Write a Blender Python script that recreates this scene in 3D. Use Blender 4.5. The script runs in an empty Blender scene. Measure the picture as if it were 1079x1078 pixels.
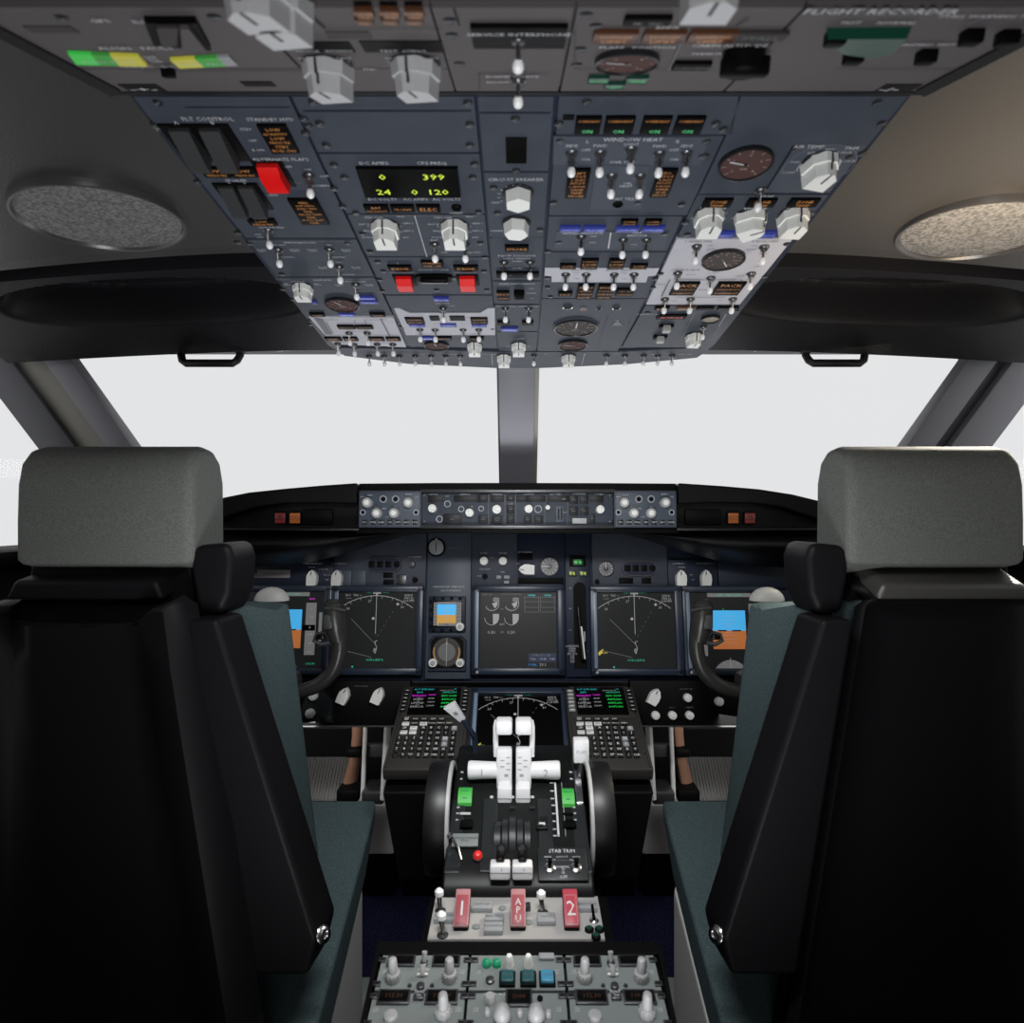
import bpy, bmesh, math, random
from mathutils import Matrix, Vector
random.seed(7)
R = math.radians
COL = bpy.context.scene.collection
EYE_Z = 1.10          # camera height above the cockpit floor
FPX = 700.0           # focal length in pixels of the 1079 px frame
CX, CY = 546.0, 539.0

# ---------------------------------------------------------------- materials
MATS = {}
def mat(name, col, rough=0.5, metal=0.0, emit=None, es=1.0, spec=0.5, noise=None, bump=0.0, bscale=200.0, coat=0.0):
    m = bpy.data.materials.new(name); m.use_nodes = True
    nt = m.node_tree; b = nt.nodes['Principled BSDF']
    b.inputs['Base Color'].default_value = (*col, 1)
    b.inputs['Roughness'].default_value = rough
    b.inputs['Metallic'].default_value = metal
    b.inputs['Specular IOR Level'].default_value = spec
    b.inputs['Coat Weight'].default_value = coat
    if emit:
        b.inputs['Emission Color'].default_value = (*emit, 1)
        b.inputs['Emission Strength'].default_value = es
    if noise or bump:
        tc = nt.nodes.new('ShaderNodeTexCoord')
        nz = nt.nodes.new('ShaderNodeTexNoise'); nz.inputs['Scale'].default_value = bscale
        nz.inputs['Detail'].default_value = 3
        nt.links.new(tc.outputs['Object'], nz.inputs['Vector'])
        if noise:
            mx = nt.nodes.new('ShaderNodeMixRGB')
            mx.inputs[1].default_value = (*col, 1); mx.inputs[2].default_value = (*noise, 1)
            rp = nt.nodes.new('ShaderNodeValToRGB')
            rp.color_ramp.elements[0].position = .38; rp.color_ramp.elements[1].position = .62
            nt.links.new(nz.outputs['Fac'], rp.inputs['Fac'])
            nt.links.new(rp.outputs['Color'], mx.inputs[0])
            nt.links.new(mx.outputs[0], b.inputs['Base Color'])
        if bump:
            bp = nt.nodes.new('ShaderNodeBump'); bp.inputs['Strength'].default_value = bump
            bp.inputs['Distance'].default_value = 0.001
            nt.links.new(nz.outputs['Fac'], bp.inputs['Height'])
            nt.links.new(bp.outputs['Normal'], b.inputs['Normal'])
    MATS[name] = m
    return m

mat('panel_blue', (.050, .059, .078), .55, noise=(.045, .053, .070), bscale=30, spec=.3)
mat('panel_blue_light', (.062, .072, .094), .55, spec=.3)
mat('panel_navy', (.015, .021, .040), .45, spec=.25)
mat('panel_slate', (.060, .075, .100), .45, spec=.4)
mat('bezel_navy', (.020, .030, .052), .35, spec=.5)
mat('bezel_edge', (.20, .25, .33), .35, spec=.5)
mat('aft_grey', (.085, .076, .077), .6, spec=.3)
mat('aft_dark', (.045, .040, .041), .6, spec=.3)
mat('plate_light', (.50, .50, .55), .5, spec=.3)
mat('plate_line', (.10, .10, .12), .5)
mat('radio_grey', (.20, .225, .22), .5, spec=.3)
mat('fire_grey', (.38, .37, .36), .5, spec=.3)
mat('seam', (.004, .004, .005), .6, spec=.2)
mat('black', (.0022, .0022, .0026), .55, spec=.10)
mat('black_gloss', (.003, .003, .0035), .25, spec=.3)
mat('charcoal', (.013, .013, .015), .45, spec=.3)
mat('guard_grey', (.040, .041, .042), .5, spec=.4)
mat('screw', (.030, .032, .038), .35, metal=.4)
mat('knob_white', (.86, .87, .83), .4, spec=.4)
mat('knob_grey', (.40, .40, .40), .4, spec=.4)
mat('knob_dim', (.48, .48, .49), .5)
mat('key_legend', (.7, .7, .68), .5, emit=(.7, .7, .66), es=.22)
mat('knob_shade', (.30, .31, .32), .45)
mat('toggle_tip', (.93, .93, .93), .3, spec=.6)
mat('chrome', (.60, .60, .62), .22, metal=1.0)
mat('dark_metal', (.10, .10, .105), .35, metal=.8)
mat('label_white', (.52, .53, .56), .6)
mat('label_bright', (.60, .61, .62), .6)
mat('label_grey', (.15, .16, .17), .6)
mat('label_dark', (.03, .03, .035), .6)
mat('red_guard', (.80, .004, .004), .4)
mat('red_handle', (.42, .05, .075), .4)
mat('pink_frame', (.44, .21, .22), .4)
mat('faded_red', (.33, .075, .09), .45)
mat('blue_light', (.02, .03, .16), .4, emit=(.04, .055, .5), es=.16)
mat('blue_text', (.2, .25, .8), .4, emit=(.25, .32, .9), es=.8)
mat('amber', (.3, .12, .03), .4, emit=(.85, .38, .10), es=.28)
mat('amber_dim', (.05, .018, .008), .4, emit=(.35, .12, .03), es=.05)
mat('red_text', (.5, .05, .05), .4, emit=(.8, .08, .06), es=.5)
mat('green_text', (.05, .4, .1), .4, emit=(.15, .8, .35), es=.5)
mat('green_glow', (.02, .22, .03), .4, emit=(.06, .85, .10), es=.34)
mat('yellow_glow', (.25, .25, .03), .4, emit=(.6, .55, .05), es=.38)
mat('led_green', (.3, .4, .02), .4, emit=(.58, .72, .06), es=1.0)
mat('green_dark', (.006, .05, .03), .3, spec=.5)
mat('green_lamp', (.01, .25, .12), .3, emit=(.01, .3, .14), es=.15)
mat('teal_key', (.02, .09, .10), .35)
mat('cyan_key', (.05, .22, .34), .35, emit=(.05, .25, .4), es=.2)
mat('green_band', (.06, .42, .06), .5)
mat('red_lamp', (.6, .02, .02), .35, emit=(.8, .03, .02), es=.25)
mat('master_red', (.05, .01, .01), .4, emit=(.5, .05, .05), es=.12)
mat('master_amber', (.18, .05, .01), .4, emit=(.6, .16, .03), es=.20)
mat('gauge_brown', (.085, .048, .044), .65, spec=.08)
mat('gauge_grey', (.080, .070, .068), .65, spec=.08)
mat('gauge_ring', (.020, .020, .022), .35, metal=.3)
mat('gauge_tick', (.35, .25, .24), .5)
mat('gauge_tan', (.18, .15, .11), .4)
mat('screen', (.014, .0145, .015), .3, emit=(.03, .031, .033), es=.18, spec=.25)
mat('screen_black', (.002, .002, .002), .3, spec=.15)
mat('scr_grey', (.2, .2, .2), .4, emit=(.42, .43, .42), es=.42)
mat('scr_dim', (.1, .1, .1), .4, emit=(.25, .25, .25), es=.35)
mat('scr_green', (.0, .3, .15), .4, emit=(.05, .60, .35), es=.5)
mat('scr_lime', (.0, .3, .05), .4, emit=(.03, .75, .10), es=.7)
mat('scr_magenta', (.3, 0, .3), .4, emit=(.75, .04, .75), es=.7)
mat('scr_cyan', (0, .3, .3), .4, emit=(.05, .55, .6), es=.6)
mat('scr_yellow', (.3, .25, .0), .4, emit=(.65, .48, .08), es=.55)
mat('scr_blue', (.02, .2, .5), .4, emit=(.03, .28, .80), es=.6)
mat('scr_sky', (.02, .25, .5), .4, emit=(.07, .42, .80), es=.7)
mat('scr_brown', (.3, .1, .02), .4, emit=(.50, .16, .05), es=.55)
mat('scr_ochre', (.3, .15, .02), .4, emit=(.60, .32, .05), es=.6)
mat('scr_tape', (.07, .07, .07), .4, emit=(.15, .15, .15), es=.7)
mat('scr_navy', (.008, .012, .03), .4, emit=(.02, .04, .12), es=.25)
mat('placard', (.30, .27, .28), .6)
mat('lever_white', (.74, .74, .75), .4, spec=.4, bump=.15, bscale=500)
mat('headrest_cloth', (.115, .121, .113), .85, spec=.15, noise=(.155, .161, .150), bscale=420, bump=.6)
mat('teal_cloth', (.085, .120, .125), .85, spec=.15, noise=(.050, .075, .080), bscale=500, bump=.8)
mat('seat_shell', (.0042, .0042, .0050), .55, spec=.16)
mat('seat_trim', (.0055, .0052, .0062), .5, spec=.14)
mat('seat_cap_lit', (.050, .048, .044), .42, spec=.9)  # lit copy of seat_trim, sheen put into colour and gloss
mat('seat_base', (.62, .62, .60), .5)
mat('pale_dome', (.42, .42, .40), .5)
mat('ceiling_vinyl', (.042, .040, .039), .42, spec=.5, bump=.3, bscale=300)
mat('fascia_black', (.011, .011, .013), .5, spec=.22, bump=.5, bscale=220)
mat('speaker_mesh', (.24, .235, .235), .7, noise=(.10, .10, .10), bscale=260, bump=.8)
mat('speaker_rim', (.060, .058, .060), .3, spec=.6)
mat('post_grey', (.27, .27, .30), .5)
mat('post_beige', (.34, .33, .29), .5)
mat('post_dark', (.09, .09, .105), .5)
mat('leather_black', (.0035, .0035, .0036), .55, spec=.16, bump=1.0, bscale=450)
mat('hood_black', (.004, .004, .0045), .40, spec=.30, bump=.5, bscale=350)
mat('carpet_blue', (.018, .021, .062), .95, spec=.1, noise=(.005, .006, .018), bscale=160, bump=1.0)
mat('wall_dark', (.018, .018, .020), .6, spec=.3)
mat('wall_rear', (.10, .10, .10), .7, spec=.2)
mat('copper', (.55, .30, .20), .4, metal=.3)
mat('pedal_grey', (.12, .12, .115), .5)
mat('yoke_black', (.028, .028, .026), .33, spec=.5)
mat('cdu_body', (.034, .031, .028), .5, spec=.4)
mat('cdu_key', (.008, .008, .008), .5)
mat('quad_black', (.005, .0055, .0055), .45, spec=.30)
mat('quad_slate', (.013, .0155, .017), .42, spec=.40)
mat('wheel_black', (.005, .005, .006), .42, spec=.5)
mat('light_shell', (.6, .6, .6), .5)
def glass_mat():
    m = bpy.data.materials.new('window_glass'); m.use_nodes = True
    nt = m.node_tree; nt.nodes.clear()
    o = nt.nodes.new('ShaderNodeOutputMaterial'); mx = nt.nodes.new('ShaderNodeMixShader')
    t = nt.nodes.new('ShaderNodeBsdfTransparent'); g = nt.nodes.new('ShaderNodeBsdfGlossy')
    t.inputs[0].default_value = (.99, .99, .99, 1); g.inputs['Roughness'].default_value = .02
    mx.inputs[0].default_value = .008
    nt.links.new(t.outputs[0], mx.inputs[1]); nt.links.new(g.outputs[0], mx.inputs[2]); nt.links.new(mx.outputs[0], o.inputs[0])
    MATS['window_glass'] = m
glass_mat()

# ---------------------------------------------------------------- frames
class Frame:
    """A flat surface in the cockpit: origin, U to the right, V up the surface, N out of it."""
    def __init__(s, o, vdir, u=(1, 0, 0)):
        s.o = Vector(o); s.u = Vector(u).normalized(); s.v = Vector(vdir).normalized()
        s.n = s.u.cross(s.v).normalized()
        s.M = Matrix(((s.u.x, s.v.x, s.n.x, s.o.x), (s.u.y, s.v.y, s.n.y, s.o.y), (s.u.z, s.v.z, s.n.z, s.o.z), (0, 0, 0, 1)))
    def at(s, px, py, n=0.0):
        """surface point seen at a picture position, in surface coordinates"""
        d = Vector(((px - CX) / FPX, 1.0, -(py - CY) / FPX))
        e = Vector((0, 0, EYE_Z)); o = s.o + s.n * n
        t = (o - e).dot(s.n) / d.dot(s.n)
        p = e + d * t - s.o
        return Vector((p.dot(s.u), p.dot(s.v), n))
    def ppm(s, px, py):
        a = s.at(px - 1, py); b = s.at(px + 1, py)
        return 2.0 / (b.x - a.x)
    def place(s, u, v, n=0.0, rot=0.0):
        return s.M @ Matrix.Translation((u, v, n)) @ Matrix.Rotation(rot, 4, 'Z')
def W(px, py, d):
    """world point at a depth seen at a picture position"""
    return Vector(((px - CX) / FPX * d, d, EYE_Z - (py - CY) / FPX * d))
def frame_py(py, d, vdir):
    return Frame((0, d, EYE_Z - (py - CY) / FPX * d), vdir)

# ---------------------------------------------------------------- mesh builder
_txt = {}
def text_mesh(body):
    if body not in _txt:
        cu = bpy.data.curves.new('glyphs', 'FONT'); cu.body = body; cu.size = 1.0
        cu.resolution_u = 1; cu.align_x = 'CENTER'; cu.align_y = 'CENTER'; cu.space_line = .85
        ob = bpy.data.objects.new('glyphs', cu)
        me = bpy.data.meshes.new_from_object(ob)
        _txt[body] = ([tuple(v.co) for v in me.vertices], [tuple(p.vertices) for p in me.polygons])
        bpy.data.objects.remove(ob); bpy.data.meshes.remove(me); bpy.data.curves.remove(cu)
    return _txt[body]
_box = {}
def box_mesh(sx, sy, sz, bev, seg=2):
    k = (round(sx, 5), round(sy, 5), round(sz, 5), round(bev, 5), seg)
    if k not in _box:
        bm = bmesh.new(); bmesh.ops.create_cube(bm, size=1.0)
        for v in bm.verts: v.co = Vector((v.co.x * sx, v.co.y * sy, v.co.z * sz))
        if bev > 0:
            bmesh.ops.bevel(bm, geom=bm.edges[:], offset=bev, segments=seg, affect='EDGES', profile=.5)
        bm.verts.index_update()
        _box[k] = ([tuple(v.co) for v in bm.verts], [tuple(v.index for v in f.verts) for f in bm.faces])
        bm.free()
    return _box[k]

class MB:
    def __init__(s, T=None):
        s.v = []; s.f = []; s.m = []; s.mats = []; s.T = T or Matrix.Identity(4)
    def mi(s, name):
        if name not in s.mats: s.mats.append(name)
        return s.mats.index(name)
    def raw(s, vs, fs, m, T=None):
        k = len(s.v); TT = s.T @ T if T is not None else s.T; mi = s.mi(m)
        s.v += [TT @ Vector(v) for v in vs]
        for f in fs: s.f.append(tuple(i + k for i in f)); s.m.append(mi)
    def box(s, c, size, m, bev=0.0, rot=None, seg=2):
        vs, fs = box_mesh(*size, min(bev, min(size) * .49), seg)
        T = Matrix.Translation(c)
        if rot is not None: T = T @ rot
        s.raw(vs, fs, m, T)
    def prism(s, poly, n0, n1, m, top=None, inset=0.0):
        """polygon in uv extruded along n; optional smaller top for a bevelled look"""
        k = len(poly)
        if inset:
            cx = sum(p[0] for p in poly) / k; cy = sum(p[1] for p in poly) / k
            up = []
            for p in poly:
                d = math.hypot(p[0] - cx, p[1] - cy) or 1
                up.append((p[0] - (p[0] - cx) / d * inset, p[1] - (p[1] - cy) / d * inset))
        else: up = poly
        vs = [(p[0], p[1], n0) for p in poly] + [(p[0], p[1], n1) for p in up]
        fs = [tuple(range(k, 2 * k)), tuple(reversed(range(k)))] + [(i, (i + 1) % k, k + (i + 1) % k, k + i) for i in range(k)]
        s.raw(vs, fs[1:], m); s.raw(vs, fs[:1], top or m)
    def quad(s, pts, m): s.raw(pts, [tuple(range(len(pts)))], m)
    def rect(s, u0, v0, u1, v1, n, m): s.quad([(u0, v0, n), (u1, v0, n), (u1, v1, n), (u0, v1, n)], m)
    def line(s, a, b, w, n, m):
        a = Vector((a[0], a[1])); b = Vector((b[0], b[1])); d = (b - a)
        if d.length < 1e-7: return
        p = Vector((-d.y, d.x)).normalized() * w / 2
        s.quad([(a.x - p.x, a.y - p.y, n), (b.x - p.x, b.y - p.y, n), (b.x + p.x, b.y + p.y, n), (a.x + p.x, a.y + p.y, n)], m)
    def poly(s, pts, w, n, m):
        for a, b in zip(pts, pts[1:]): s.line(a, b, w, n, m)
    def arc(s, c, r, a0, a1, w, n, m, k=24, ry=None):
        ry = ry or r
        P = [(c[0] + r * math.cos(R(a0 + (a1 - a0) * i / k)), c[1] + ry * math.sin(R(a0 + (a1 - a0) * i / k))) for i in range(k + 1)]
        s.poly(P, w, n, m)
    def disc(s, c, r, n, m, k=24, ry=None):
        ry = ry or r
        s.quad([(c[0] + r * math.cos(2 * math.pi * i / k), c[1] + ry * math.sin(2 * math.pi * i / k), n) for i in range(k)], m)
    def cone(s, p0, p1, r0, r1, m, k=20, cap=None):
        p0 = Vector(p0); p1 = Vector(p1); ax = (p1 - p0).normalized()
        q = ax.orthogonal().normalized(); w = ax.cross(q)
        vs = []
        for p, r in ((p0, r0), (p1, r1)):
            for i in range(k):
                a = 2 * math.pi * i / k; vs.append(p + q * (r * math.cos(a)) + w * (r * math.sin(a)))
        s.raw(vs, [(i, (i + 1) % k, k + (i + 1) % k, k + i) for i in range(k)] + [tuple(reversed(range(k)))], m)
        s.raw(vs, [tuple(range(k, 2 * k))], cap or m)
    def lathe(s, prof, m, k=24, T=None, caps=True):
        """profile of (radius, n) turned about the n axis"""
        vs = []; fs = []
        for r, n in prof:
            for i in range(k):
                a = 2 * math.pi * i / k; vs.append((r * math.cos(a), r * math.sin(a), n))
        for j in range(len(prof) - 1):
            for i in range(k):
                fs.append((j * k + i, j * k + (i + 1) % k, (j + 1) * k + (i + 1) % k, (j + 1) * k + i))
        if caps:
            fs.append(tuple(reversed(range(k)))); fs.append(tuple(range((len(prof) - 1) * k, len(prof) * k)))
        s.raw(vs, fs, m, T)
    def tube(s, pts, r, m, k=12, flat=1.0):
        pts = [Vector(p) for p in pts]; n = len(pts)
        rs = r if isinstance(r, (list, tuple)) else [r] * n
        vs = []; fs = []; q = None
        for i, p in enumerate(pts):
            d = (pts[min(i + 1, n - 1)] - pts[max(i - 1, 0)]).normalized()
            if q is None: q = d.orthogonal().normalized()
            q = (q - d * q.dot(d)).normalized(); w = d.cross(q)
            for j in range(k):
                a = 2 * math.pi * j / k
                vs.append(p + q * (rs[i] * math.cos(a)) + w * (rs[i] * math.sin(a) * flat))
        for i in range(n - 1):
            for j in range(k):
                fs.append((i * k + j, i * k + (j + 1) % k, (i + 1) * k + (j + 1) % k, (i + 1) * k + j))
        fs.append(tuple(reversed(range(k)))); fs.append(tuple(range((n - 1) * k, n * k)))
        s.raw(vs, fs, m)
    def text(s, body, u, v, size, m='label_white', n=.0004, sx=1.0, rot=0.0):
        vs, fs = text_mesh(body)
        s.raw(vs, fs, m, Matrix.Translation((u, v, n)) @ Matrix.Rotation(rot, 4, 'Z') @ Matrix.Diagonal((size * sx, size, size, 1)))
    def mesh(s, name, sharp=35):
        me = bpy.data.meshes.new(name)
        me.from_pydata([tuple(v) for v in s.v], [], s.f)
        for mn in s.mats: me.materials.append(MATS[mn])
        for p, mi in zip(me.polygons, s.m): p.material_index = mi; p.use_smooth = True
        bm = bmesh.new(); bm.from_mesh(me); bmesh.ops.recalc_face_normals(bm, faces=bm.faces[:]); bm.to_mesh(me); bm.free()
        me.set_sharp_from_angle(angle=R(sharp))
        return me
    def build(s, name, parent=None, M=None, bevel=0.0, seg=3, sub=0, **tags):
        o = bpy.data.objects.new(name, s.mesh(name)); put(o, parent, M)
        if bevel:
            b = o.modifiers.new('bevel', 'BEVEL'); b.width = bevel; b.segments = seg; b.limit_method = 'ANGLE'; b.angle_limit = R(30)
            w = o.modifiers.new('wn', 'WEIGHTED_NORMAL'); w.keep_sharp = False
        if sub:
            b = o.modifiers.new('sub', 'SUBSURF'); b.levels = sub; b.render_levels = sub
        if tags: tag(o, **tags)
        return o

MW = {}
def put(o, parent=None, M=None):
    """link an object with world matrix M below its parent"""
    M = M.copy() if M is not None else Matrix.Identity(4)
    COL.objects.link(o)
    if parent is not None:
        o.parent = parent; o.matrix_parent_inverse = MW[parent.name].inverted()
    o.matrix_basis = M; MW[o.name] = M
    return o
def tag(o, label=None, cat=None, group=None, kind=None):
    if label: o['label'] = label
    if cat: o['category'] = cat
    if group: o['group'] = group
    if kind: o['kind'] = kind
    return o
def thing(name, label, cat, M=None, group=None):
    o = bpy.data.objects.new(name, None); o.empty_display_size = .05
    if M is not None and isinstance(M, (tuple, list, Vector)): M = Matrix.Translation(M)
    put(o, None, M); return tag(o, label, cat, group)
PROTO = {}
def inst(kind, maker, parent, M, label=None):
    """one mesh per kind of small fitting, every further one an object copy of the first"""
    if kind not in PROTO:
        mb = MB(); nm = maker(mb)
        me = mb.mesh(nm); o = bpy.data.objects.new(nm, me); PROTO[kind] = o
    else:
        o = PROTO[kind].copy()
        for k in list(o.keys()): del o[k]
    put(o, parent, M)
    if label: o['label'] = label
    return o

# ---------------------------------------------------------------- small fittings (local: n up out of the surface, v up)
def mk_toggle(mb, L=.0092, tilt=30, r=.0038):
    mb.lathe([(.0062, 0), (.0062, .0015), (.0048, .0025), (.0040, .0045)], 'dark_metal', 12)
    d = Vector((0, -math.sin(R(tilt)), math.cos(R(tilt))))
    a = Vector((0, 0, .003)); b = a + d * L
    mb.cone(a, b, .0013, .0017, 'chrome', 8)
    T = Matrix.Translation(b) @ Vector((0, 0, 1)).rotation_difference(d).to_matrix().to_4x4()
    mb.lathe([(.0008, -.0010), (r * .72, .0002), (r, .0028), (r, .0058), (r * .7, .0080), (r * .2, .0088)], 'toggle_tip', 12, T)
    return 'toggle_switch'
def mk_toggle_up(mb): mk_toggle(mb, .0095, -25); return 'toggle_switch'
def mk_toggle_small(mb): mk_toggle(mb, .007, 20, .0034); return 'toggle_switch'
def mk_knob(mb, r=.0125, h=.0185, m='knob_white', point=1.0):
    mb.lathe([(r * 1.12, 0), (r * 1.12, .001), (r * 1.05, .0022)], 'charcoal', 24)
    w = r * .97
    mb.prism([(-w, -r * .7), (-w * .6, -r), (w * .6, -r), (w, -r * .7), (w, r * .50), (w * .40, r * 1.12), (-w * .40, r * 1.12), (-w, r * .50)], .0015, h * .46, m, inset=r * .05)
    w = r * .80
    mb.prism([(-w, -r * .85), (w, -r * .85), (w, r * .48), (w * .36, r * .98), (-w * .36, r * .98), (-w, r * .48)], h * .46, h, m, inset=r * .06)
    mb.box((0, r * 1.075, h * .30), (r * .12, r * .10, h * .44), 'label_dark'); mb.box((0, r * .955, h * .62), (r * .12, r * .08, h * .30), 'label_dark'); mb.box((0, r * .45, h + .0001), (r * .12, r * .95, .0004), 'label_dark')
    return 'rotary_knob'
def mk_pointer(mb):
    mb.lathe([(.0125, 0), (.0120, .002)], 'charcoal', 20)
    mb.prism([(-.0115, -.018), (.0100, -.018), (.0125, -.004), (.0120, .006), (.0060, .0155), (-.0005, .0190), (-.0070, .0140), (-.0120, .006), (-.0125, -.004)], .001, .014, 'knob_white', inset=.0014)
    mb.box((-.001, .0105, .0142), (.0018, .009, .0005), 'label_dark', rot=Matrix.Rotation(R(-8), 4, 'Z'))
    return 'rotary_knob'
def mk_knob_bevelled(mb):
    mk_knob(mb, .0150, .0225); return 'rotary_knob'
def mk_hexknob(mb):
    P = [(.0145 * math.cos(R(60 * i + 30)), .0145 * math.sin(R(60 * i + 30))) for i in range(6)]
    mb.lathe([(.0165, 0), (.0165, .0012), (.015, .002)], 'charcoal', 24)
    mb.prism(P, .002, .014, 'knob_white', inset=.0012)
    return 'rotary_knob'
def mk_screw(mb):
    mb.lathe([(.0042, 0), (.0042, .0007), (.0034, .0011)], 'screw', 12)
    mb.box((0, 0, .0011), (.0055, .0009, .0003), 'label_grey', rot=Matrix.Rotation(R(30), 4, 'Z'))
    return 'fastener_screw'
def mk_round(r, h, m, ring=None):
    def f(mb):
        mb.lathe([(r, 0), (r * .97, h * .8), (r * .85, h)], m, 20)
        if ring: mb.lathe([(r * .55, h), (r * .5, h * 1.18), (r * .35, h * 1.2)], ring, 16)
        return 'rotary_knob'
    return f
# ================================================================ forward overhead panel
OH = Frame((0, .54, EYE_Z + .3425), (0, -1, .1))
AO = Frame((0, .54, EYE_Z + .3425), (0, -1, -.316))
def sub_px(F, poly, c):          # polygon of picture positions on F as coordinates around c
    return [tuple((F.at(*p) - c).to_2d()) for p in poly]
def rect_c(F, x0, y0, x1, y1):
    cx, cy = (x0 + x1) / 2, (y0 + y1) / 2
    c = F.at(cx, cy); w = (x1 - x0) / F.ppm(cx, cy)
    h = F.at(cx, y0).y - F.at(cx, y1).y
    return c, w, h
class Module:
    """a face plate on a surface with everything mounted on it"""
    def __init__(s, F, poly, parent, m='panel_blue', thick=.0035, name='control_module', label=None):
        s.F = F; k = len(poly)
        P = [F.at(*p) for p in poly]; c = sum(P, Vector()) / k; s.c = Vector((c.x, c.y, 0))
        s.M = F.M @ Matrix.Translation(s.c); s.t = thick; s.poly = [tuple((p - s.c).to_2d()) for p in P]
        s.mb = MB(); s.mb.prism(s.poly, 0, thick, m, inset=.0006)
        s.name = name; s.parent = parent; s.label = label; s.kids = []
    def loc(s, px, py): return s.F.at(px, py) - s.c
    def text(s, body, px, py, size=.0052, m='label_white', sx=1.0, n=0):
        p = s.loc(px, py); s.mb.text(body, p.x, p.y, size * 1.15, m, s.t + .0014 + n, sx)
    def rect(s, x0, y0, x1, y1, m, h=.0006):
        c, w, hh = rect_c(s.F, x0, y0, x1, y1); c = c - s.c
        s.mb.box((c.x, c.y, s.t + h / 2), (w, hh, h), m)
    def line(s, x0, y0, x1, y1, m='label_grey', w=.0008):
        s.mb.line(s.loc(x0, y0), s.loc(x1, y1), w, s.t + .0012, m)
    def dots(s, px, py, r, a0, a1, k):       # tick marks about a knob
        p = s.loc(px, py)
        for i in range(k):
            a = R(a0 + (a1 - a0) * i / (k - 1)); d = Vector((math.cos(a), math.sin(a)))
            s.mb.line(p.to_2d() + d * r, p.to_2d() + d * (r + .003), .0007, s.t + .0013, 'label_white')
    def poly_plate(s, pts, m, h=.001, edge=None):
        s.mb.prism([tuple((s.F.at(*p) - s.c).to_2d()) for p in pts], s.t - .001, s.t + h, m, inset=.0004)
    def toggle(s, px, py, kind='toggle', rot=0): s.kids.append((kind, px, py, rot, None, None))
    def knob(s, px, py, rot=0, kind='knob', label=None): s.kids.append((kind, px, py, rot, None, label))
    def screw(s, px, py): s.kids.append(('screw', px, py, 0, None, None))
    def part(s, name, px, py, mb, label=None, rot=0): s.kids.append((name, px, py, rot, mb, label))
    def ann(s, x0, y0, x1, y1, lines=('LOW', 'PRESSURE'), col='amber', body='black', h=.003, size=None, name='annunciator_light', label=None):
        c, w, hh = rect_c(s.F, x0, y0, x1, y1)
        mb = MB(); mb.box((0, 0, h / 2), (w, hh, h), body, .0005)
        if lines:
            n = len(lines); cols = col if isinstance(col, (list, tuple)) else [col] * n
            for i, (l, cc) in enumerate(zip(lines, cols)):
                if not l: continue
                sz = size or min(hh / n * .85, w / max(len(l), 3) * 1.35)
                mb.text(l, 0, hh * (.5 - (i + .5) / n) * .9, sz, cc, h + .0003)
        s.part(name, (x0 + x1) / 2, (y0 + y1) / 2, mb, label)
    def gauge(s, px, py, wpx, face='gauge_brown', needle=150, ticks=11, txt=None, label=None, name='gauge', a0=225, a1=-45, square=False):
        r = wpx / 2 / s.F.ppm(px, py); mb = MB()
        if square: mb.prism([(1.12 * r * math.cos(R(45 * i + 22.5)), 1.12 * r * math.sin(R(45 * i + 22.5))) for i in range(8)], 0, .0018, 'panel_blue_light', inset=.0004)
        mb.lathe([(r, 0), (r, .004), (r * .93, .0045), (r * .90, .0028)], 'gauge_ring', 32, caps=False)
        mb.disc((0, 0), r * .94, .0027, face, 32)
        for i in range(ticks):
            a = R(a0 + (a1 - a0) * i / (ticks - 1)); d = Vector((math.cos(a), math.sin(a)))
            mb.line(d * r * .70, d * r * .86, r * .035, .0030, 'gauge_tick')
            if i % 2 == 0: mb.text(str(i), d.x * r * .55, d.y * r * .55, r * .22, 'gauge_tick', .0030)
        if txt: mb.text(txt, 0, -r * .25, r * .2, 'gauge_tick', .0030)
        a = R(needle); d = Vector((math.cos(a), math.sin(a)))
        mb.line(-d * r * .12, d * r * .66, r * .06, .0034, 'label_bright'); mb.disc((0, 0), r * .09, .0036, 'gauge_ring', 12)
        s.part(name, px, py, mb, label)
    def done(s):
        o = s.mb.build(s.name, s.parent, s.M)
        if s.label: o['label'] = s.label
        for kind, px, py, rot, mb, lab in s.kids:
            p = s.F.at(px, py)
            M = s.F.M @ Matrix.Translation((p.x, p.y, s.t)) @ Matrix.Rotation(R(rot), 4, 'Z')
            if mb is not None:
                q = mb.build(kind, o, M)
                if lab: q['label'] = lab
            else: inst(kind, KINDS[kind], o, M, lab)
        return o
KINDS = {'toggle': mk_toggle, 'toggle_up': mk_toggle_up, 'toggle_small': mk_toggle_small, 'knob': mk_knob, 'bigknob': mk_knob_bevelled,
         'hex': mk_hexknob, 'screw': mk_screw, 'pointer': mk_pointer}

over = thing('overhead_panel', 'large blue-grey overhead switch panel with red guards and green digit readout', 'overhead panel', OH.M)
# housing
mb = MB()
P = [OH.at(*p) for p in ((132, 95), (346, 364), (362, 374), (430, 382), (523, 387), (570, 387), (660, 383), (736, 376), (753, 363), (964, 95))]
mb.prism([(p.x, p.y) for p in P], -.045, 0, 'panel_navy')
Q = [OH.at(*p) for p in ((132, 95), (346, 364))]
hs = mb.build('housing', over, OH.M)
def AX(a, py): return (CX + a * (609 - py), py)     # picture position at a constant offset across the overhead panel
def col_poly(a0, a1, y0, y1, g=.003):
    return [AX(a0 + g, y0 + .4), AX(a0 + g, y1 - .4), AX(a1 - g, y1 - .4), AX(a1 - g, y0 + .4)]
cA, cB, cC, cD, cE, cF = -.797, -.470, -.087, .080, .455, .803
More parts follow.
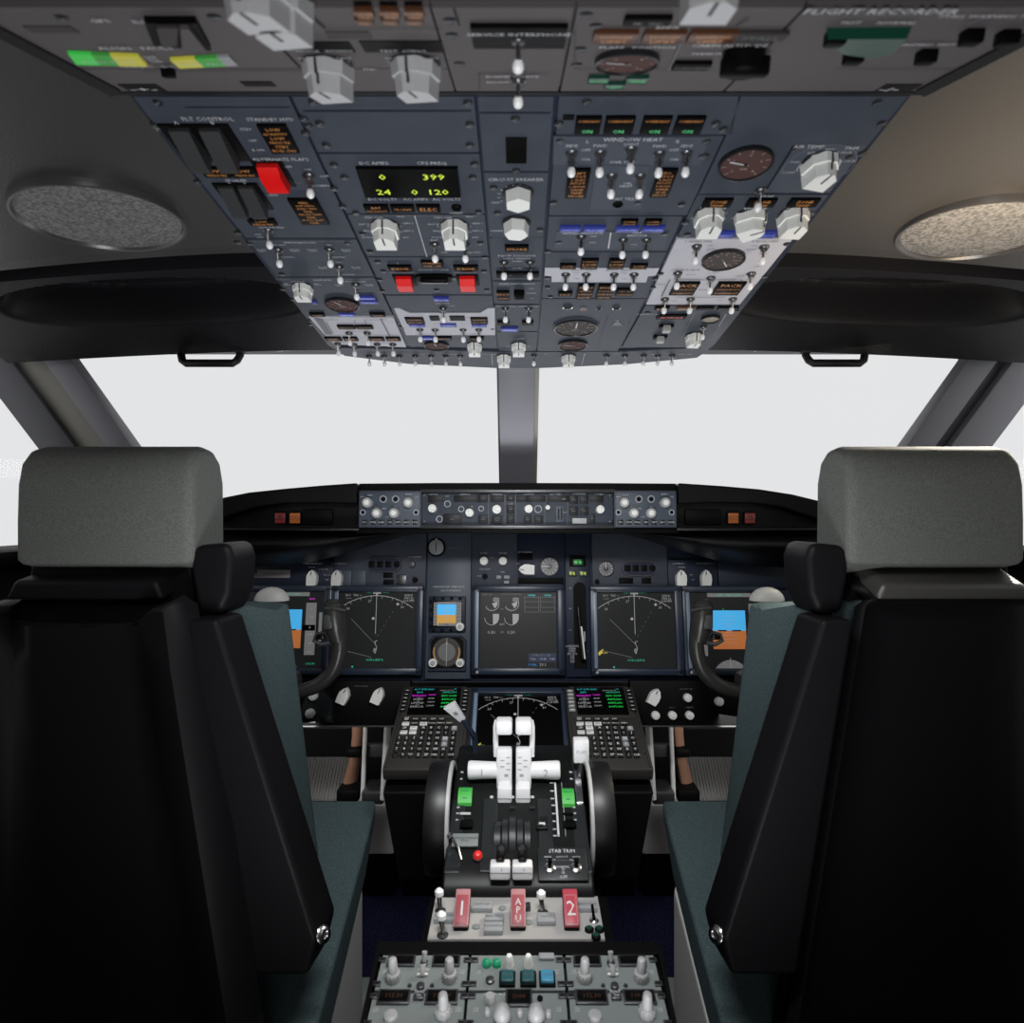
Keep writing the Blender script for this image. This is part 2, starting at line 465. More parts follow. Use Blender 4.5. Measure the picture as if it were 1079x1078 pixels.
# --- column A: flight control
m = Module(OH, col_poly(cA, cB, 97, 248), over, label='blue-grey module with one long red guard and dark paired rocker guards')
m.text('FLT CONTROL', 219, 120, .0058); m.text('A', 186, 124); m.text('B', 224, 124)
def mk_pair(w, h, gap, hh):
    def f(mb):
        mb.box((0, 0, .001), (w * 2 + gap * 3, h * 1.15, .002), 'black', .0005)
        for sgn in (-1, 1):
            c = sgn * (w + gap) / 2
            P = [(-h / 2, 0), (h / 2, 0), (h / 2, hh * .35), (-h * .35, hh), (-h / 2, hh)]
            mb.raw([(c - w / 2, p[0], p[1]) for p in P] + [(c + w / 2, p[0], p[1]) for p in P],
                   [(0, 1, 2, 3, 4), (9, 8, 7, 6, 5)] + [(i, i + 5, (i + 1) % 5 + 5, (i + 1) % 5) for i in range(5)], 'guard_grey')
        return 'rocker_guard'
    return f
KINDS['pair1'] = mk_pair(.0175, .044, .009, .016); KINDS['pair2'] = mk_pair(.0150, .041, .005, .014)
m.knob(217, 146, 0, 'pair1', 'wide pair of dark grey guards'); m.knob(257, 203, 0, 'pair2', 'narrow pair of dark grey guards')
m.ann(213, 171, 242, 181, ('LOW', 'PRESSURE')); m.ann(243, 171, 271, 181, ('LOW', 'PRESSURE'))
m.ann(262, 226, 291, 232.5, ('LOW', 'PRESSURE')); m.text('SPOILER', 249, 185.5); m.text('A          B', 250, 188.5, .004)
for y, t in ((131, 'STBY'), (143, 'OFF'), (153, 'B ON')):
    m.text(t, *AX(-.785 if y < 140 else -.77, y), .004)
    m.text(t, *AX(-.60, y), .004)
m.text('STANDBY HYD', 285, 120.5); m.ann(279, 126, 309, 156, ('LOW', 'QUANTITY', 'LOW', 'PRESSURE', 'STBY', 'RUD ON'))
m.text('ALTERNATE FLAPS', 296, 163, .0055); m.text('OFF', 303, 171, .0045); m.text('ARM', 288, 201, .0045)
def red_guard(w, h, hh):
    mb = MB(); P = [(-h / 2, 0), (h / 2, 0), (h / 2, hh * .5), (h * .2, hh), (-h * .4, hh), (-h / 2, hh * .4)]
    mb.box((0, 0, .0008), (w * 1.5, h * 1.12, .0016), 'black', .0005); k = 6
    mb.raw([(-w / 2, p[0], p[1]) for p in P] + [(w / 2, p[0], p[1]) for p in P],
           [tuple(range(k)), tuple(reversed(range(k, 2 * k)))] + [(i, i + k, (i + 1) % k + k, (i + 1) % k) for i in range(k)], 'red_guard')
    return mb
c, w, h = rect_c(OH, 275, 166, 300, 198)
m.part('switch_guard', 289, 179, red_guard(w * .86, h * .74, .012), 'long red guard')
m.toggle(325.5, 181.5); m.text('UP', 325, 174, .0045); m.text('OFF', 342, 181, .0045); m.text('DOWN', 338, 191, .0045); m.line(308, 187, 318, 188)
m.ann(311, 205, 341, 232, ('FEEL', 'DIFF PRESS', 'SPEED TRIM', 'FAIL', 'MACH TRIM', 'FAIL', 'AUTO SLAT', 'FAIL'))
m.text('YAW DAMPER', 286, 235.5, .004); m.toggle(282.5, 239); m.text('OFF', 272, 243, .004); m.text('ON', 274, 246, .004)
for p in ((166, 104), (163, 128), (208, 188), (250, 242), (320, 121), (322, 136), (330, 103)): m.screw(*p)
m.line(*AX(-.70, 108), *AX(-.48, 108), m='seam'); m.done()
m = Module(OH, col_poly(cA, cB, 249, 289), over, label='blue-grey module headed navigation with three toggles')
m.text('NAVIGATION', 316, 251.5, .0052); m.line(260, 250.5, 298, 250.5); m.line(334, 250.5, 370, 250.5)
for (x, y), t in (((293, 260), 'VHF NAV'), ((347, 260), 'IRS'), ((357.5, 278.5), 'FMC')):
    m.toggle(x, y); m.text(t, x, y - 6, .004); m.text('BOTH\nON 1', x - 17, y, .0036); m.text('BOTH\nON 2', x + 18, y, .0036); m.text('NORMAL', x + 10, y + 7, .0036)
for p in ((250, 252), (263, 253.5), (366, 253), (297, 286)): m.screw(*p)
m.done()
m = Module(OH, col_poly(cA, cB, 289.5, 331), over, label='blue-grey module headed displays with one white knob and a round gauge')
m.text('DISPLAYS', 340, 291.5, .005); m.line(290, 290.8, 322, 290.8); m.line(356, 290.8, 392, 290.8)
m.text('SOURCE', 314, 293, .0042); m.text('ALL\nON 1', 302, 296, .0038); m.text('ALL\nON 2', 334, 296, .0038)
m.knob(319, 299, 0); m.toggle(375, 297); m.text('CONTROL PANEL', 372, 293, .0038); m.text('BOTH\nON 1', 358, 297, .0036); m.text('BOTH\nON 2', 389, 297, .0036)
m.gauge(360.5, 317.5, 36, needle=120, ticks=9, txt='TEMP')
m.ann(377, 308.5, 395, 311.5, ('ENG VALVE',), 'blue_text', 'blue_light'); m.ann(380, 312.8, 398, 316, ('SPAR VALVE',), 'blue_text', 'blue_light')
m.ann(329, 313.5, 334, 316.5, ('',), 'blue_text', 'blue_light'); m.ann(357, 326.5, 374, 329.6, ('VALVE',), 'blue_text', 'blue_light')
m.ann(327, 326.5, 342, 329.8, ('FILTER',)); m.ann(390, 326.5, 406, 329.8, ('FILTER',))
for p in ((298, 302), (400, 292), (309, 313)): m.screw(*p)
m.done()
# light grey fuel plate
m = Module(OH, [AX(-.797, 331.5), AX(-.79, 352), AX(-.782, 360.8), AX(cB - .01, 364), AX(cB - .004, 332.5)], over, m='plate_light', label='light grey fuel pump plate at the panel corner')
m.poly_plate([(330, 331.8), (340, 333.5), (350, 350), (343, 350), (336, 340)], 'plate_line', .0004)
m.line(335, 334, 356, 334, 'plate_line', .001); m.line(374, 334, 374, 339, 'plate_line', .001); m.line(385, 334, 408, 334, 'plate_line', .001); m.line(384, 333.5, 386, 339, 'plate_line', .001)
m.line(401, 333, 411, 352, 'plate_line', .0022); m.line(343, 336, 351, 349, 'plate_line', .0016)
m.ann(356, 339.5, 374, 343, ('LOW PRESS',), 'amber'); m.ann(375, 339.5, 393, 343, ('LOW PRESS',), 'amber')
for x0, x1 in ((343, 360), (362, 377), (389, 405), (407, 422)): m.ann(x0, 352.2, x1, 355.8, ('LOW', 'PRESS'), 'amber')
m.text('CTR  PUMPS', 379, 346.5, .0042, 'label_dark'); m.text('FUEL PUMPS  1', 360, 358.2, .0038, 'label_dark'); m.text('FUEL PUMPS  2', 404, 358.2, .0038, 'label_dark')
for p in ((368, 348.5), (387, 348.5), (356, 360), (373, 360.5), (397.5, 360.5), (414, 360.5)): m.toggle(*p)
for p in ((327, 339.5), (424, 343)): m.screw(*p)
m.done()
# --- column B
m = Module(OH, col_poly(cB, cC, 97, 157), over, label='blank blue-grey module')
for p in ((325, 128), (337, 126), (495, 127), (495, 149), (344, 149), (493, 104)): m.screw(*p)
m.line(*AX(-.455, 112), *AX(-.10, 112), m='panel_navy', w=.0015); m.done()
m = Module(OH, col_poly(cB, cC, 158, 222), over, label='blue-grey module with a green four-number digital readout')
m.text('DC AMPS', 394, 167, .0058); m.text('CPS FREQ', 455, 167, .0058); m.text('DC VOLTS', 403, 205.5, .0055); m.text('AC AMPS', 438, 205.5, .0055); m.text('AC VOLTS', 470.5, 205.5, .0055)
c, w, h = rect_c(OH, 375, 171.5, 485, 202); mb = MB()
pl = [tuple((OH.at(*p) - OH.at(430, 187)).to_2d()) for p in ((374.5, 171), (384.5, 202), (486, 202), (482.5, 171))]
mb.prism(pl, 0, .0035, 'screen_black', inset=.0006)
for t, x, y in (('0', 403, 179.5), ('399', 457, 179.5), ('24', 404.5, 195.5), ('0', 437, 195.5), ('120', 461.5, 195.5)):
    q = OH.at(x, y) - OH.at(430, 187); mb.text(t, q.x, q.y, .0125, 'led_green', .004, 1.2)
m.part('digital_readout', 430, 187, mb, 'black readout with 0, 399, 24, 0 and 120 in green')
m.ann(384, 211, 410, 218.5, ('BAT', 'DISCHARGE')); m.ann(412, 211, 437, 218.5, ('TR UNIT',)); m.ann(439, 211, 464, 218.5, ('ELEC',))
mb = MB(); mb.lathe([(.0055, 0), (.0055, .002), (.004, .003), (.003, .001)], 'black', 16); m.part('push_button', 481, 214.5, mb)
m.text('MAINT', 481, 220, .004)
for p in ((352, 170), (363, 183), (352, 195), (500, 169), (498, 183), (375, 221), (504, 220), (361, 214)): m.screw(*p)
m.done()
m = Module(OH, col_poly(cB, cC, 222.5, 267.5), over, label='blue-grey electrical module with two white selector knobs')
m.line(437, 223, 450, 267, 'label_white', .001); m.line(385, 223, 505, 223, 'label_grey')
for x in (406, 479):
    m.knob(x, 235, 0, 'bigknob'); m.dots(x, 237, .017, 200, -20, 7)
    for t, dx, dy in (('STBY PWR', -12, -10), ('BAT BUS', -20, -3), ('TEST', 16, -11), ('BAT', -19, 4), ('GEN 1', 24, -4), ('GEN 2', 24, 4), ('INV', 22, 11), ('AUX BAT', -16, 11)):
        m.text(t, x + dx, 235 + dy, .0038)
m.toggle(458, 254.5); m.toggle(490, 254.5); m.text('BAT', 458, 249, .0045); m.text('OFF', 468, 262, .004); m.text('CAB UTIL', 498, 262, .004)
for p in ((390, 262), (506, 253), (382, 243)): m.screw(*p)
m.done()
m = Module(OH, col_poly(cB, cC, 268, 308), over, label='blue-grey module with two short red guards either side of a black handle')
m.ann(409, 275.5, 434, 281, ('DRIVE',)); m.ann(444, 270.5, 467, 277, ('STANDBY', 'PWR OFF')); m.ann(478, 275.5, 504, 281, ('DRIVE',))
m.line(411, 283.5, 437, 283.5, 'label_grey', .0025); m.line(478, 283.5, 503, 283.5, 'label_grey', .0025); m.text('STANDBY POWER', 457, 280.5, .0042); m.text('1', 419, 273.5); m.text('2', 490, 273.5)
c, w, h = rect_c(OH, 418, 288, 436, 306); m.part('switch_guard', 427, 292, red_guard(w * .85, h * .55, .012), 'short red guard')
m.part('switch_guard', 493, 292, red_guard(w * .85, h * .55, .012), 'short red guard')
mb = MB(); mb.prism([(-.024, .010), (-.016, .013), (.016, .013), (.024, .010), (.022, -.004), (.010, -.010), (-.010, -.010), (-.022, -.004)], 0, .004, 'black'); mb.box((0, .004, .006), (.036, .010, .006), 'black_gloss', .002)
m.part('handle', 458, 290, mb, 'black recessed handle')
for p in ((398, 273), (511, 268), (403, 304), (513, 303), (443, 292), (478, 290), (460, 303), (404, 283), (510, 283)): m.screw(*p)
m.done()
m = Module(OH, col_poly(cB, cC, 308.5, 364), over, label='dark module carrying the light grey generator bus plate')
m.ann(457, 309.5, 473, 313.5, ('GRD POWER',), 'blue_text', 'blue_light'); m.text('GRD PWR', 466, 316.5, .004); m.toggle(467, 322.5); m.text('OFF', 476, 319, .0038)
m.poly_plate([(415, 322), (421, 322), (432, 327), (506, 327), (514, 322), (521.5, 322), (522, 350.5), (428, 350.5)], 'plate_light')
m.line(452, 331, 497, 331, 'plate_line', .001); m.rect(453, 329.5, 463, 334, 'black', .0025); m.rect(474, 329.5, 490, 334, 'black', .0025)
m.ann(427.5, 331, 447, 337.5, ('TRANSFER', 'BUS OFF')); m.ann(431, 337.8, 448, 341, ('SOURCE OFF',), 'blue_text', 'blue_light')
m.ann(496, 331, 514, 337.5, ('TRANSFER', 'BUS OFF')); m.ann(497, 337.8, 513, 341, ('SOURCE OFF',), 'blue_text', 'blue_light')
m.ann(464, 337.5, 481, 341, ('GEN OFF BUS',), 'blue_text', 'blue_light')
for a in ((435, 350), (484, 350)): m.line(a[0] + 3, 349, a[0] + 20, 349, 'plate_line', .0008)
for p in ((442.5, 344.5), (458.5, 344.8), (488, 344.8), (504.5, 344.5)): m.toggle(*p)
m.ann(445, 351.8, 457, 354.6, ('VALVE',), 'blue_text', 'blue_light'); m.ann(461, 351.8, 476, 354.6, ('FAULT',)); m.ann(495, 351.8, 510, 354.6, ('FAULT',))
m.gauge(460, 361, 26, needle=100, ticks=7); m.knob(500, 361, 0)
m.text('APU', 508, 358, .004); m.screw(422, 342); m.screw(519, 344); m.done()
# --- column C
m = Module(OH, col_poly(cC, cC + .001 + .163, 97, 177), over, label='narrow blue-grey module with a black square window')
mb = MB(); c, w, h = rect_c(OH, 533, 141, 555, 168); mb.box((0, 0, .0005), (w, h, .001), 'screen_black'); m.part('blank_window', 544, 154.5, mb)
for p in ((543, 121), (544, 176)): m.screw(*p)
m.line(506, 114, 580, 114, 'panel_navy', .0015); m.done()
m = Module(OH, col_poly(cC, cC + .164, 178, 247), over, label='narrow blue-grey module with two big white hexagonal knobs')
m.text('CIRCUIT BREAKER', 543.5, 184.5, .0058); m.knob(546, 200, 0, 'hex'); m.knob(544, 232, 20, 'hex'); m.text('OFF', 522, 209, .0045); m.text('PANEL', 524, 239, .0042)
m.dots(545, 202, .0175, 210, 60, 8)
for p in ((520, 194), (569, 239), (524, 221)): m.screw(*p)
m.line(518, 246, 572, 246, 'label_grey'); m.done()
m = Module(OH, col_poly(cC, cC + .165, 247.5, 293), over, label='narrow blue-grey equipment cooling module with two toggles')
m.ann(532, 254, 557, 260.5, ('SMOKE',)); m.text('EQUIP COOLING', 544.5, 265.5, .0052); m.text('SUPPLY  EXHAUST', 544.5, 268.5, .0036); m.text('NORM', 545, 271.5, .0036); m.text('ALTN', 545, 279, .004)
m.toggle(531, 274); m.toggle(558.5, 274); m.ann(523, 282.5, 568, 288, ('OFF             OFF',), 'label_grey'); m.done()
m = Module(OH, col_poly(cC, cC + .166, 293.5, 318), over, label='narrow blue-grey emergency exit light module')
m.text('EMER EXIT LIGHTS', 545, 295.5, .005); m.ann(523.5, 303, 537, 312.5, ('NOT', 'ARMED'))
mb = MB(); mb.box((0, 0, .004), (.0145, .017, .008), 'black', .001); mb.box((0, .003, .010), (.010, .006, .006), 'charcoal', .001); m.part('switch_guard', 547, 305, mb, 'black guard')
for t, y in (('OFF', 300.5), ('ARMED', 305.5), ('ON', 311)): m.text(t, 560, y, .0038)
m.done()
m = Module(OH, col_poly(cC, cC + .167, 318.5, 347), over, label='narrow module with two toggles and a blue light')
m.text('NO SMOKING', 533, 317 + 2.5, .004); m.text('FASTEN BELTS', 557, 319.5, .004); m.toggle(532.5, 322.5); m.toggle(557, 322.5)
m.ann(524, 335, 537, 339, ('ATTEND',), 'label_grey'); m.ann(550, 335, 562, 339, ('GRD CALL',), 'label_grey'); m.ann(528, 342, 546, 345.6, ('CALL',), 'blue_text', 'blue_light'); m.done()
m = Module(OH, [AX(cC + .003, 347.5), AX(cC + .003, 368), AX(cC + .165, 368), AX(cC + .164, 347.5)], over, label='narrow wiper module with one white knob')
m.text('L WIPER', 547, 354, .004); m.knob(546.5, 361, 0); m.text('PARK', 556, 362, .0036); m.text('INT', 535, 362, .0036); m.done()
# --- column D
m = Module(OH, [AX(cD + .003, 97), AX(cD + .003, 138), AX(cD + .40, 138), AX(cD + .375, 97)], over, label='module with four black green-lit window heat lights')
m.rect(593, 116.5, 605, 122, 'black')
for x0, x1 in ((606, 633), (637, 668), (676, 706), (711, 741)):
    m.ann(x0, 117, x1, 135, ('OVERHEAT', '', 'ON'), ('amber', 'amber', 'green_text'))
for p in ((618, 103), (589, 126), (754, 126), (762, 132)): m.screw(*p)
m.done()
m = Module(OH, col_poly(cD, cE + .01, 138.5, 224), over, label='blue-grey window heat module with seven toggles')
m.poly_plate([(583, 139), (582, 169), (738, 170), (748, 140)], 'panel_blue_light', .0008)
m.poly_plate([(628, 170), (621, 217), (676, 217), (684, 170)], 'panel_blue_light', .0008)
m.text('WINDOW HEAT', 667, 142, .0062); m.text('L', 619, 144); m.text('R', 714, 144); m.text('OVHT', 665, 147, .0045)
for x, y, t in ((602.5, 157.5, 'SIDE'), (632.5, 157.5, 'FWD'), (695, 158, 'FWD'), (723.5, 157.5, 'SIDE')): m.toggle(x, y); m.text(t, x, y - 9, .005)
for x in (617, 710): m.text('OFF', x, 153, .0045); m.text('ON', x, 163, .0045)
m.toggle(665, 153.5); m.text('PWR TEST', 656, 166, .0045); m.toggle(644.5, 182); m.toggle(674.5, 182); m.text('ON\nHEAT', 660, 190, .0045); m.text('TAT TEST', 658, 205, .0055)
m.ann(597, 173, 620, 204, ('CAPT', 'PITOT', 'L ELEV', 'PITOT', 'L ALPHA', 'VANE', 'TEMP', 'PROBE')); m.ann(689, 173, 709, 203, ('F/O', 'PITOT', 'R ELEV', 'PITOT', 'R ALPHA', 'VANE', 'AUX', 'PITOT'))
mb = MB(); mb.lathe([(.0055, 0), (.0055, .002), (.0035, .003), (.003, .001)], 'black', 16); m.part('push_button', 651, 211, mb)
for p in ((590, 144), (583, 210), (744, 145), (672, 210), (740, 160)): m.screw(*p)
m.done()
m = Module(OH, col_poly(cD, cE, 224.5, 262), over, label='blue-grey anti-ice module under a row of blue lights')
for x0, x1 in ((590, 612), (614.5, 638), (649, 673), (676, 700)): m.ann(x0, 233.5, x1, 239.5, ('VALVE OPEN',), 'blue_text', 'blue_light')
m.ann(654, 226.5, 672, 232, ('COWL', 'ANTI-ICE')); m.ann(679, 226.5, 697, 232, ('COWL', 'ANTI-ICE'))
m.poly_plate([(586, 240.5), (583, 258), (672, 259), (700, 259), (706, 241)], 'panel_blue_light', .0006)
m.text('WING ANTI-ICE', 614, 241.8, .0056); m.text('ENG', 671, 241, .0045); m.text('ANTI-ICE', 671, 244, .005); m.text('OFF', 625, 245, .004); m.text('ON', 624, 251.5, .0042); m.text('ON', 668, 253.5, .0042)
m.toggle(612.5, 246.5); m.toggle(656.5, 250); m.toggle(681, 250); m.line(643.5, 241, 641, 258, 'label_bright', .0015)
for p in ((589, 252), (700, 243), (577, 262)): m.screw(*p)
m.done()
m = Module(OH, col_poly(cD, cE, 262.5, 312), over, label='blue-grey hydraulic module with a light grey strip and four toggles')
for x0, x1, y0 in ((590, 607, 274), (612, 630, 268.5), (641, 658, 268.5), (664, 682, 274)):
    m.ann(x0, y0, x1, 279, ('LOW', 'PRESSURE') if y0 > 270 else ('OVERHEAT', 'LOW', 'PRESSURE'))
m.poly_plate([(574, 279), (573.5, 287), (581, 288), (581, 294), (681, 294.5), (683, 288), (691, 287), (695, 279.5)], 'plate_light', .0008)
m.text('ENG 1    ELEC 2        ELEC 1    ENG 2', 634, 281, .0042, 'label_dark')
for x in (596, 617.5, 647, 668): m.toggle(x, 286)
for x in (607, 657.5): m.text('OFF', x, 284, .0036, 'label_dark'); m.text('ON', x, 290, .0036, 'label_dark')
m.ann(588, 303.5, 603, 308, ('EQUIP',)); m.ann(608, 296, 625, 311.5, ('ENTRY', 'AIRSTAIR', 'CARGO', 'EQUIP')); m.ann(629, 296, 646, 311.5, ('ENTRY', 'OVERWING', 'CARGO', 'SERVICE')); m.ann(649, 300, 668, 308, ('LEFT AFT', 'OVERWING'))
for p in ((577, 290), (690, 291), (577, 300), (688, 300), (580, 310)): m.screw(*p)
m.done()
m = Module(OH, [AX(cD + .003, 312.5), AX(cD + .003, 368), AX(cE - .02, 368), AX(cE - .004, 312.5)], over, label='blue-grey module with stacked round altitude gauge and small gauge')
for x, y, r, c in ((598, 320.5, .0075, 'black'), (614.5, 322.5, .0045, 'red_handle'), (631, 322, .0035, 'black'), (649.5, 321.5, .0058, 'black')):
    mb = MB(); mb.lathe([(r, 0), (r, .002), (r * .75, .0024), (r * .7, .001)], 'chrome' if c == 'black' else 'knob_shade', 18); mb.disc((0, 0), r * .72, .0016, c, 16); m.part('jack_socket', x, y, mb)
m.gauge(606.5, 342, 46, face='gauge_grey', needle=88, ticks=11, square=True, txt='ALT'); m.gauge(603.5, 360.5, 31, face='gauge_brown', needle=170, ticks=7)
m.text('FLT', 650, 334.5, .004); m.text('LAND', 650, 338, .004)
m.mb.prism([tuple((OH.at(*p) - m.c).to_2d()) for p in ((644, 340.5), (650.5, 334.5), (657, 340.5))], m.t, m.t + .0008, 'label_grey')
m.line(641, 330, 628, 367, 'panel_navy', .002); m.line(664, 331, 660, 350, 'panel_navy', .002)
m.text('CABIN ALTITUDE', 683, 328, .004)
m.done()
# --- column E
m = Module(OH, [AX(cE + .003, 97), AX(cE + .01, 138), AX(cE + .01, 201), AX(cE + .175, 201), AX(cE + .175, 150), AX(cF, 150), AX(cF, 97)], over, label='blue-grey module with the large brown duct pressure gauge')
m.gauge(785.5, 167, 57, needle=165, ticks=9, txt='AIR'); 
for p in ((924, 104), (929, 126), (743, 161), (803, 153)): m.screw(*p)
m.done()
m = Module(OH, [AX(cE + .18, 149), AX(cE + .18, 200), AX(cF - .002, 200), AX(cF - .002, 149)], over, m='panel_blue_light', label='lighter module with one large white air temperature knob')
m.text('AIR TEMP', 852, 149.5, .0058); m.text('TRIM', 897, 151, .0052); m.knob(864, 166, -15, 'bigknob')
for i, t in enumerate(('CONT', 'FWD', 'AFT', 'PASS', 'R PACK', 'L PACK')):
    a = R(200 - i * 36); p = OH.at(862, 172); m.mb.text(t, p.x - m.c.x + .026 * math.cos(a), p.y - m.c.y + .026 * math.sin(a), .0042, 'label_white', m.t + .0003)
p = m.loc(862, 172); m.mb.arc(p, .019, 200, -20, .0008, m.t + .0003, 'label_white'); m.mb.arc(p, .033, 200, -20, .0006, m.t + .0003, 'label_grey')
for p in ((908, 158), (895, 162), (839, 153)): m.screw(*p)
m.done()
m = Module(OH, col_poly(cE + .005, cF + .004, 201.5, 248), over, label='blue-grey cabin module with three white knobs in a row')
m.toggle(801.5, 204 - 7, rot=-10); m.text('TRIM AIR', 806, 203 - 1, .004)
for x0, x1 in ((741, 771), (787, 817), (831, 862)): m.ann(x0, 204.5, x1, 213, ('ZONE', 'TEMP'))
for x, t in ((746, 'CONT CAB'), (791, 'FWD CAB'), (834, 'AFT CAB')): m.text(t, x + 5, 215, .0048)
m.knob(747, 222, 0, 'bigknob'); m.knob(790, 224, -55, 'bigknob'); m.knob(836, 222, -5, 'bigknob')
for x in (747, 790, 836): m.dots(x, 224, .0165, 190, -10, 7)
m.ann(758, 239, 773, 246, ('RAM DOOR',), 'blue_text', 'blue_light'); m.ann(801, 239, 817, 246, ('RAM DOOR',), 'blue_text', 'blue_light')
for p in ((722, 231), (855, 222), (718, 212), (724, 244)): m.screw(*p)
m.done()
m = Module(OH, col_poly(cE + .005, cF + .004, 248.5, 319), over, m='plate_light', label='large light grey air conditioning plate with a round dark gauge')
m.text('L RECIRC FAN', 736, 250.5, .0042, 'label_dark'); m.text('R RECIRC FAN', 806, 250.5, .0042, 'label_dark'); m.text('OVHT', 715, 281.5, .004, 'label_dark')
m.gauge(762, 269.5, 45, face='gauge_grey', needle=-60, ticks=13)
for x, y in ((734, 256.5), (805, 257), (714, 285), (749, 290), (791.5, 285.5), (700.5, 312.5), (727.5, 312.5), (772, 312.5)): m.toggle(x, y)
m.ann(708, 293.5, 734, 307, ('PACK', 'WING-BODY', 'OVERHEAT')); m.ann(753, 293.5, 782, 307, ('PACK', 'WING-BODY', 'OVERHEAT'))
m.line(716, 291.5, 775, 291.5, 'plate_line', .001); m.line(782, 291.5, 771, 308, 'plate_line', .0018); m.line(706, 291, 697, 309, 'plate_line', .0018); m.line(712, 310, 765, 310, 'plate_line', .001)
for x, y, t in ((748, 255, 'OFF'), (750, 259, 'AUTO'), (795, 255, 'OFF'), (792, 259, 'AUTO'), (797, 277, 'OFF'), (722, 281, 'ISOLATION VALVE'), (728, 286, 'AUTO'), (754, 283, 'TRIP'), (780, 287, 'PACK'), (741, 302, 'RESET'), (710, 314, 'OFF'), (758, 313, 'ON'), (696, 296, 'WING'), (797, 297, 'HIGH')):
    m.text(t, x, y, .0038, 'label_dark')
for p in ((696, 285.5), (806, 288.5), (829, 254)): m.screw(*p)
m.done()
m = Module(OH, [AX(cE + .008, 319.5), AX(cE - .01, 364), AX(cF - .015, 364), AX(cF, 319.5)], over, label='dark corner module with a small gauge, one white knob and two white push buttons')
m.ann(690, 319.6, 705, 322.6, ('BLEED',)); m.ann(713, 319.6, 732, 322.6, ('AUTO FAIL',), 'amber', 'amber_dim'); m.ann(734, 319.6, 752, 322.6, ('OFF SCHED',), 'label_grey'); m.ann(756, 319.6, 778, 322.6, ('MANUAL',), 'label_grey')
m.ann(692, 328.2, 723, 332.5, ('ALTITUDE',), 'red_text')
m.gauge(748.5, 332.5, 20, face='gauge_tan', needle=80, ticks=5); m.toggle(741, 342); m.knob(731, 351, -5)
for x, y in ((702, 340.5), (695.5, 352)):
    mb = MB(); mb.box((0, 0, .002), (.022, .012, .004), 'black', .0006); mb.box((0, 0, .006), (.0125, .0125, .010), 'knob_grey', .0015); m.part('push_button', x, y, mb, 'pale square push button')
m.line(732, 326, 716, 358, 'label_grey', .001); m.line(765, 328, 757, 341, 'label_white', .001)
for p in ((682, 327), (776, 325)): m.screw(*p)
m.done()
# --- far strip
m = Module(OH, [AX(-.782, 364.6), (363, 373), (430, 381.5), (523, 386), (570, 386), (660, 382), (735, 375), AX(.785, 364.6), AX(cE - .012, 368.6), AX(cD, 368.8), AX(cC, 368.8), AX(cB, 366)], over, label='narrow far strip of the overhead panel with a row of small light switches')
for x in (389, 405, 421, 437.5, 454.5, 469.7, 485): m.toggle(x, 373.2, 'toggle_small')
for x in (562.6, 639, 658.5, 678, 693, 708): m.toggle(x, 372.6, 'toggle_small')
m.knob(531, 373.5); m.knob(599, 373.5)
for x, t in ((397, 'LANDING'), (445, 'TAXI'), (477, 'RUNWAY'), (515, 'ENGINE START'), (575, 'OFF'), (615, 'CONT'), (650, 'LOGO'), (690, 'STROBE'), (722, 'WHEEL WELL')): m.text(t, x, 370.5, .0036)
m.line(518, 370, 519, 382, 'label_white', .0008); m.line(616, 370, 613, 382, 'label_white', .0008)
m.done()

# ================================================================ aft overhead panel (nearest the camera)
aft = thing('aft_overhead_panel', 'brownish grey overhead panel with large pale knobs behind the dark seam', 'overhead panel', AO.M)
mb = MB()
E = [AO.at(*p) for p in ((120, 93.5), (972, 93.5), (1500, -180), (-408, -180))]
mb.prism([(p.x, p.y) for p in E], -.04, 0, 'aft_dark')
mb.build('housing', aft, AO.M)
mb = MB(); e0 = [AO.at(*p) for p in ((118, 94.5), (973, 94.5), (980, 91.5), (113, 91.5))]
mb.prism([(p.x, p.y) for p in e0], 0, .004, 'seam'); mb.build('seam_strip', aft, AO.M)
for sx, P in ((-1, ((117, 95), (-40, 11), (-40, -1), (126, 89))), (1, ((975, 95), (1130, 14), (1130, 2), (966, 89)))):
    mb = MB(); mb.prism([tuple(AO.at(*p).to_2d()) for p in P], -.002, .005, 'seam'); mb.build('edge_trim', aft, AO.M)
def amod(poly, lab, m='aft_grey'): return Module(AO, poly, aft, m=m, label=lab)
def SX(x, y): return (CX + (x - CX) * (y - 318) / (93 - 318), y)      # x as read at the seam, carried back along the panel
def acol(x0, x1, y0, y1): return [SX(x0, y0), SX(x0, y1), SX(x1, y1), SX(x1, y0)]
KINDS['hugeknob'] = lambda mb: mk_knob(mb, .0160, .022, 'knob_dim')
m = amod(acol(121, 480, 67, 91), 'plain brown-grey strip along the seam')
m.rect(130, 83, 170, 91, 'black'); m.text('-+-', 150, 87, .010, 'toggle_tip', 1.6); m.rect(255, 80, 288, 85, 'black')
m.line(150, 67.5, 340, 67.5, 'seam', .001); m.done()
m = amod(acol(122, 340, 0, 66), 'module with two yellow and green lit strips and a dark wedge')
mb = MB()
def strip(poly, c0, cols, F=AO):
    mb = MB(); P = [F.at(*p) - F.at(*c0) for p in poly]
    for k, (a, b, col) in enumerate(cols):
        L = lambda t: (P[0].lerp(P[1], t), P[3].lerp(P[2], t))
        (p0, q0), (p1, q1) = L(a), L(b)
        mb.prism([(p0.x, p0.y), (p1.x, p1.y), (q1.x, q1.y), (q0.x, q0.y)], 0, .002, col)
    c = sum(P, Vector()) / 4; mb.text('ALIGN  FAULT', c.x, c.y - .001, .006, 'label_white', .0024)
    return mb
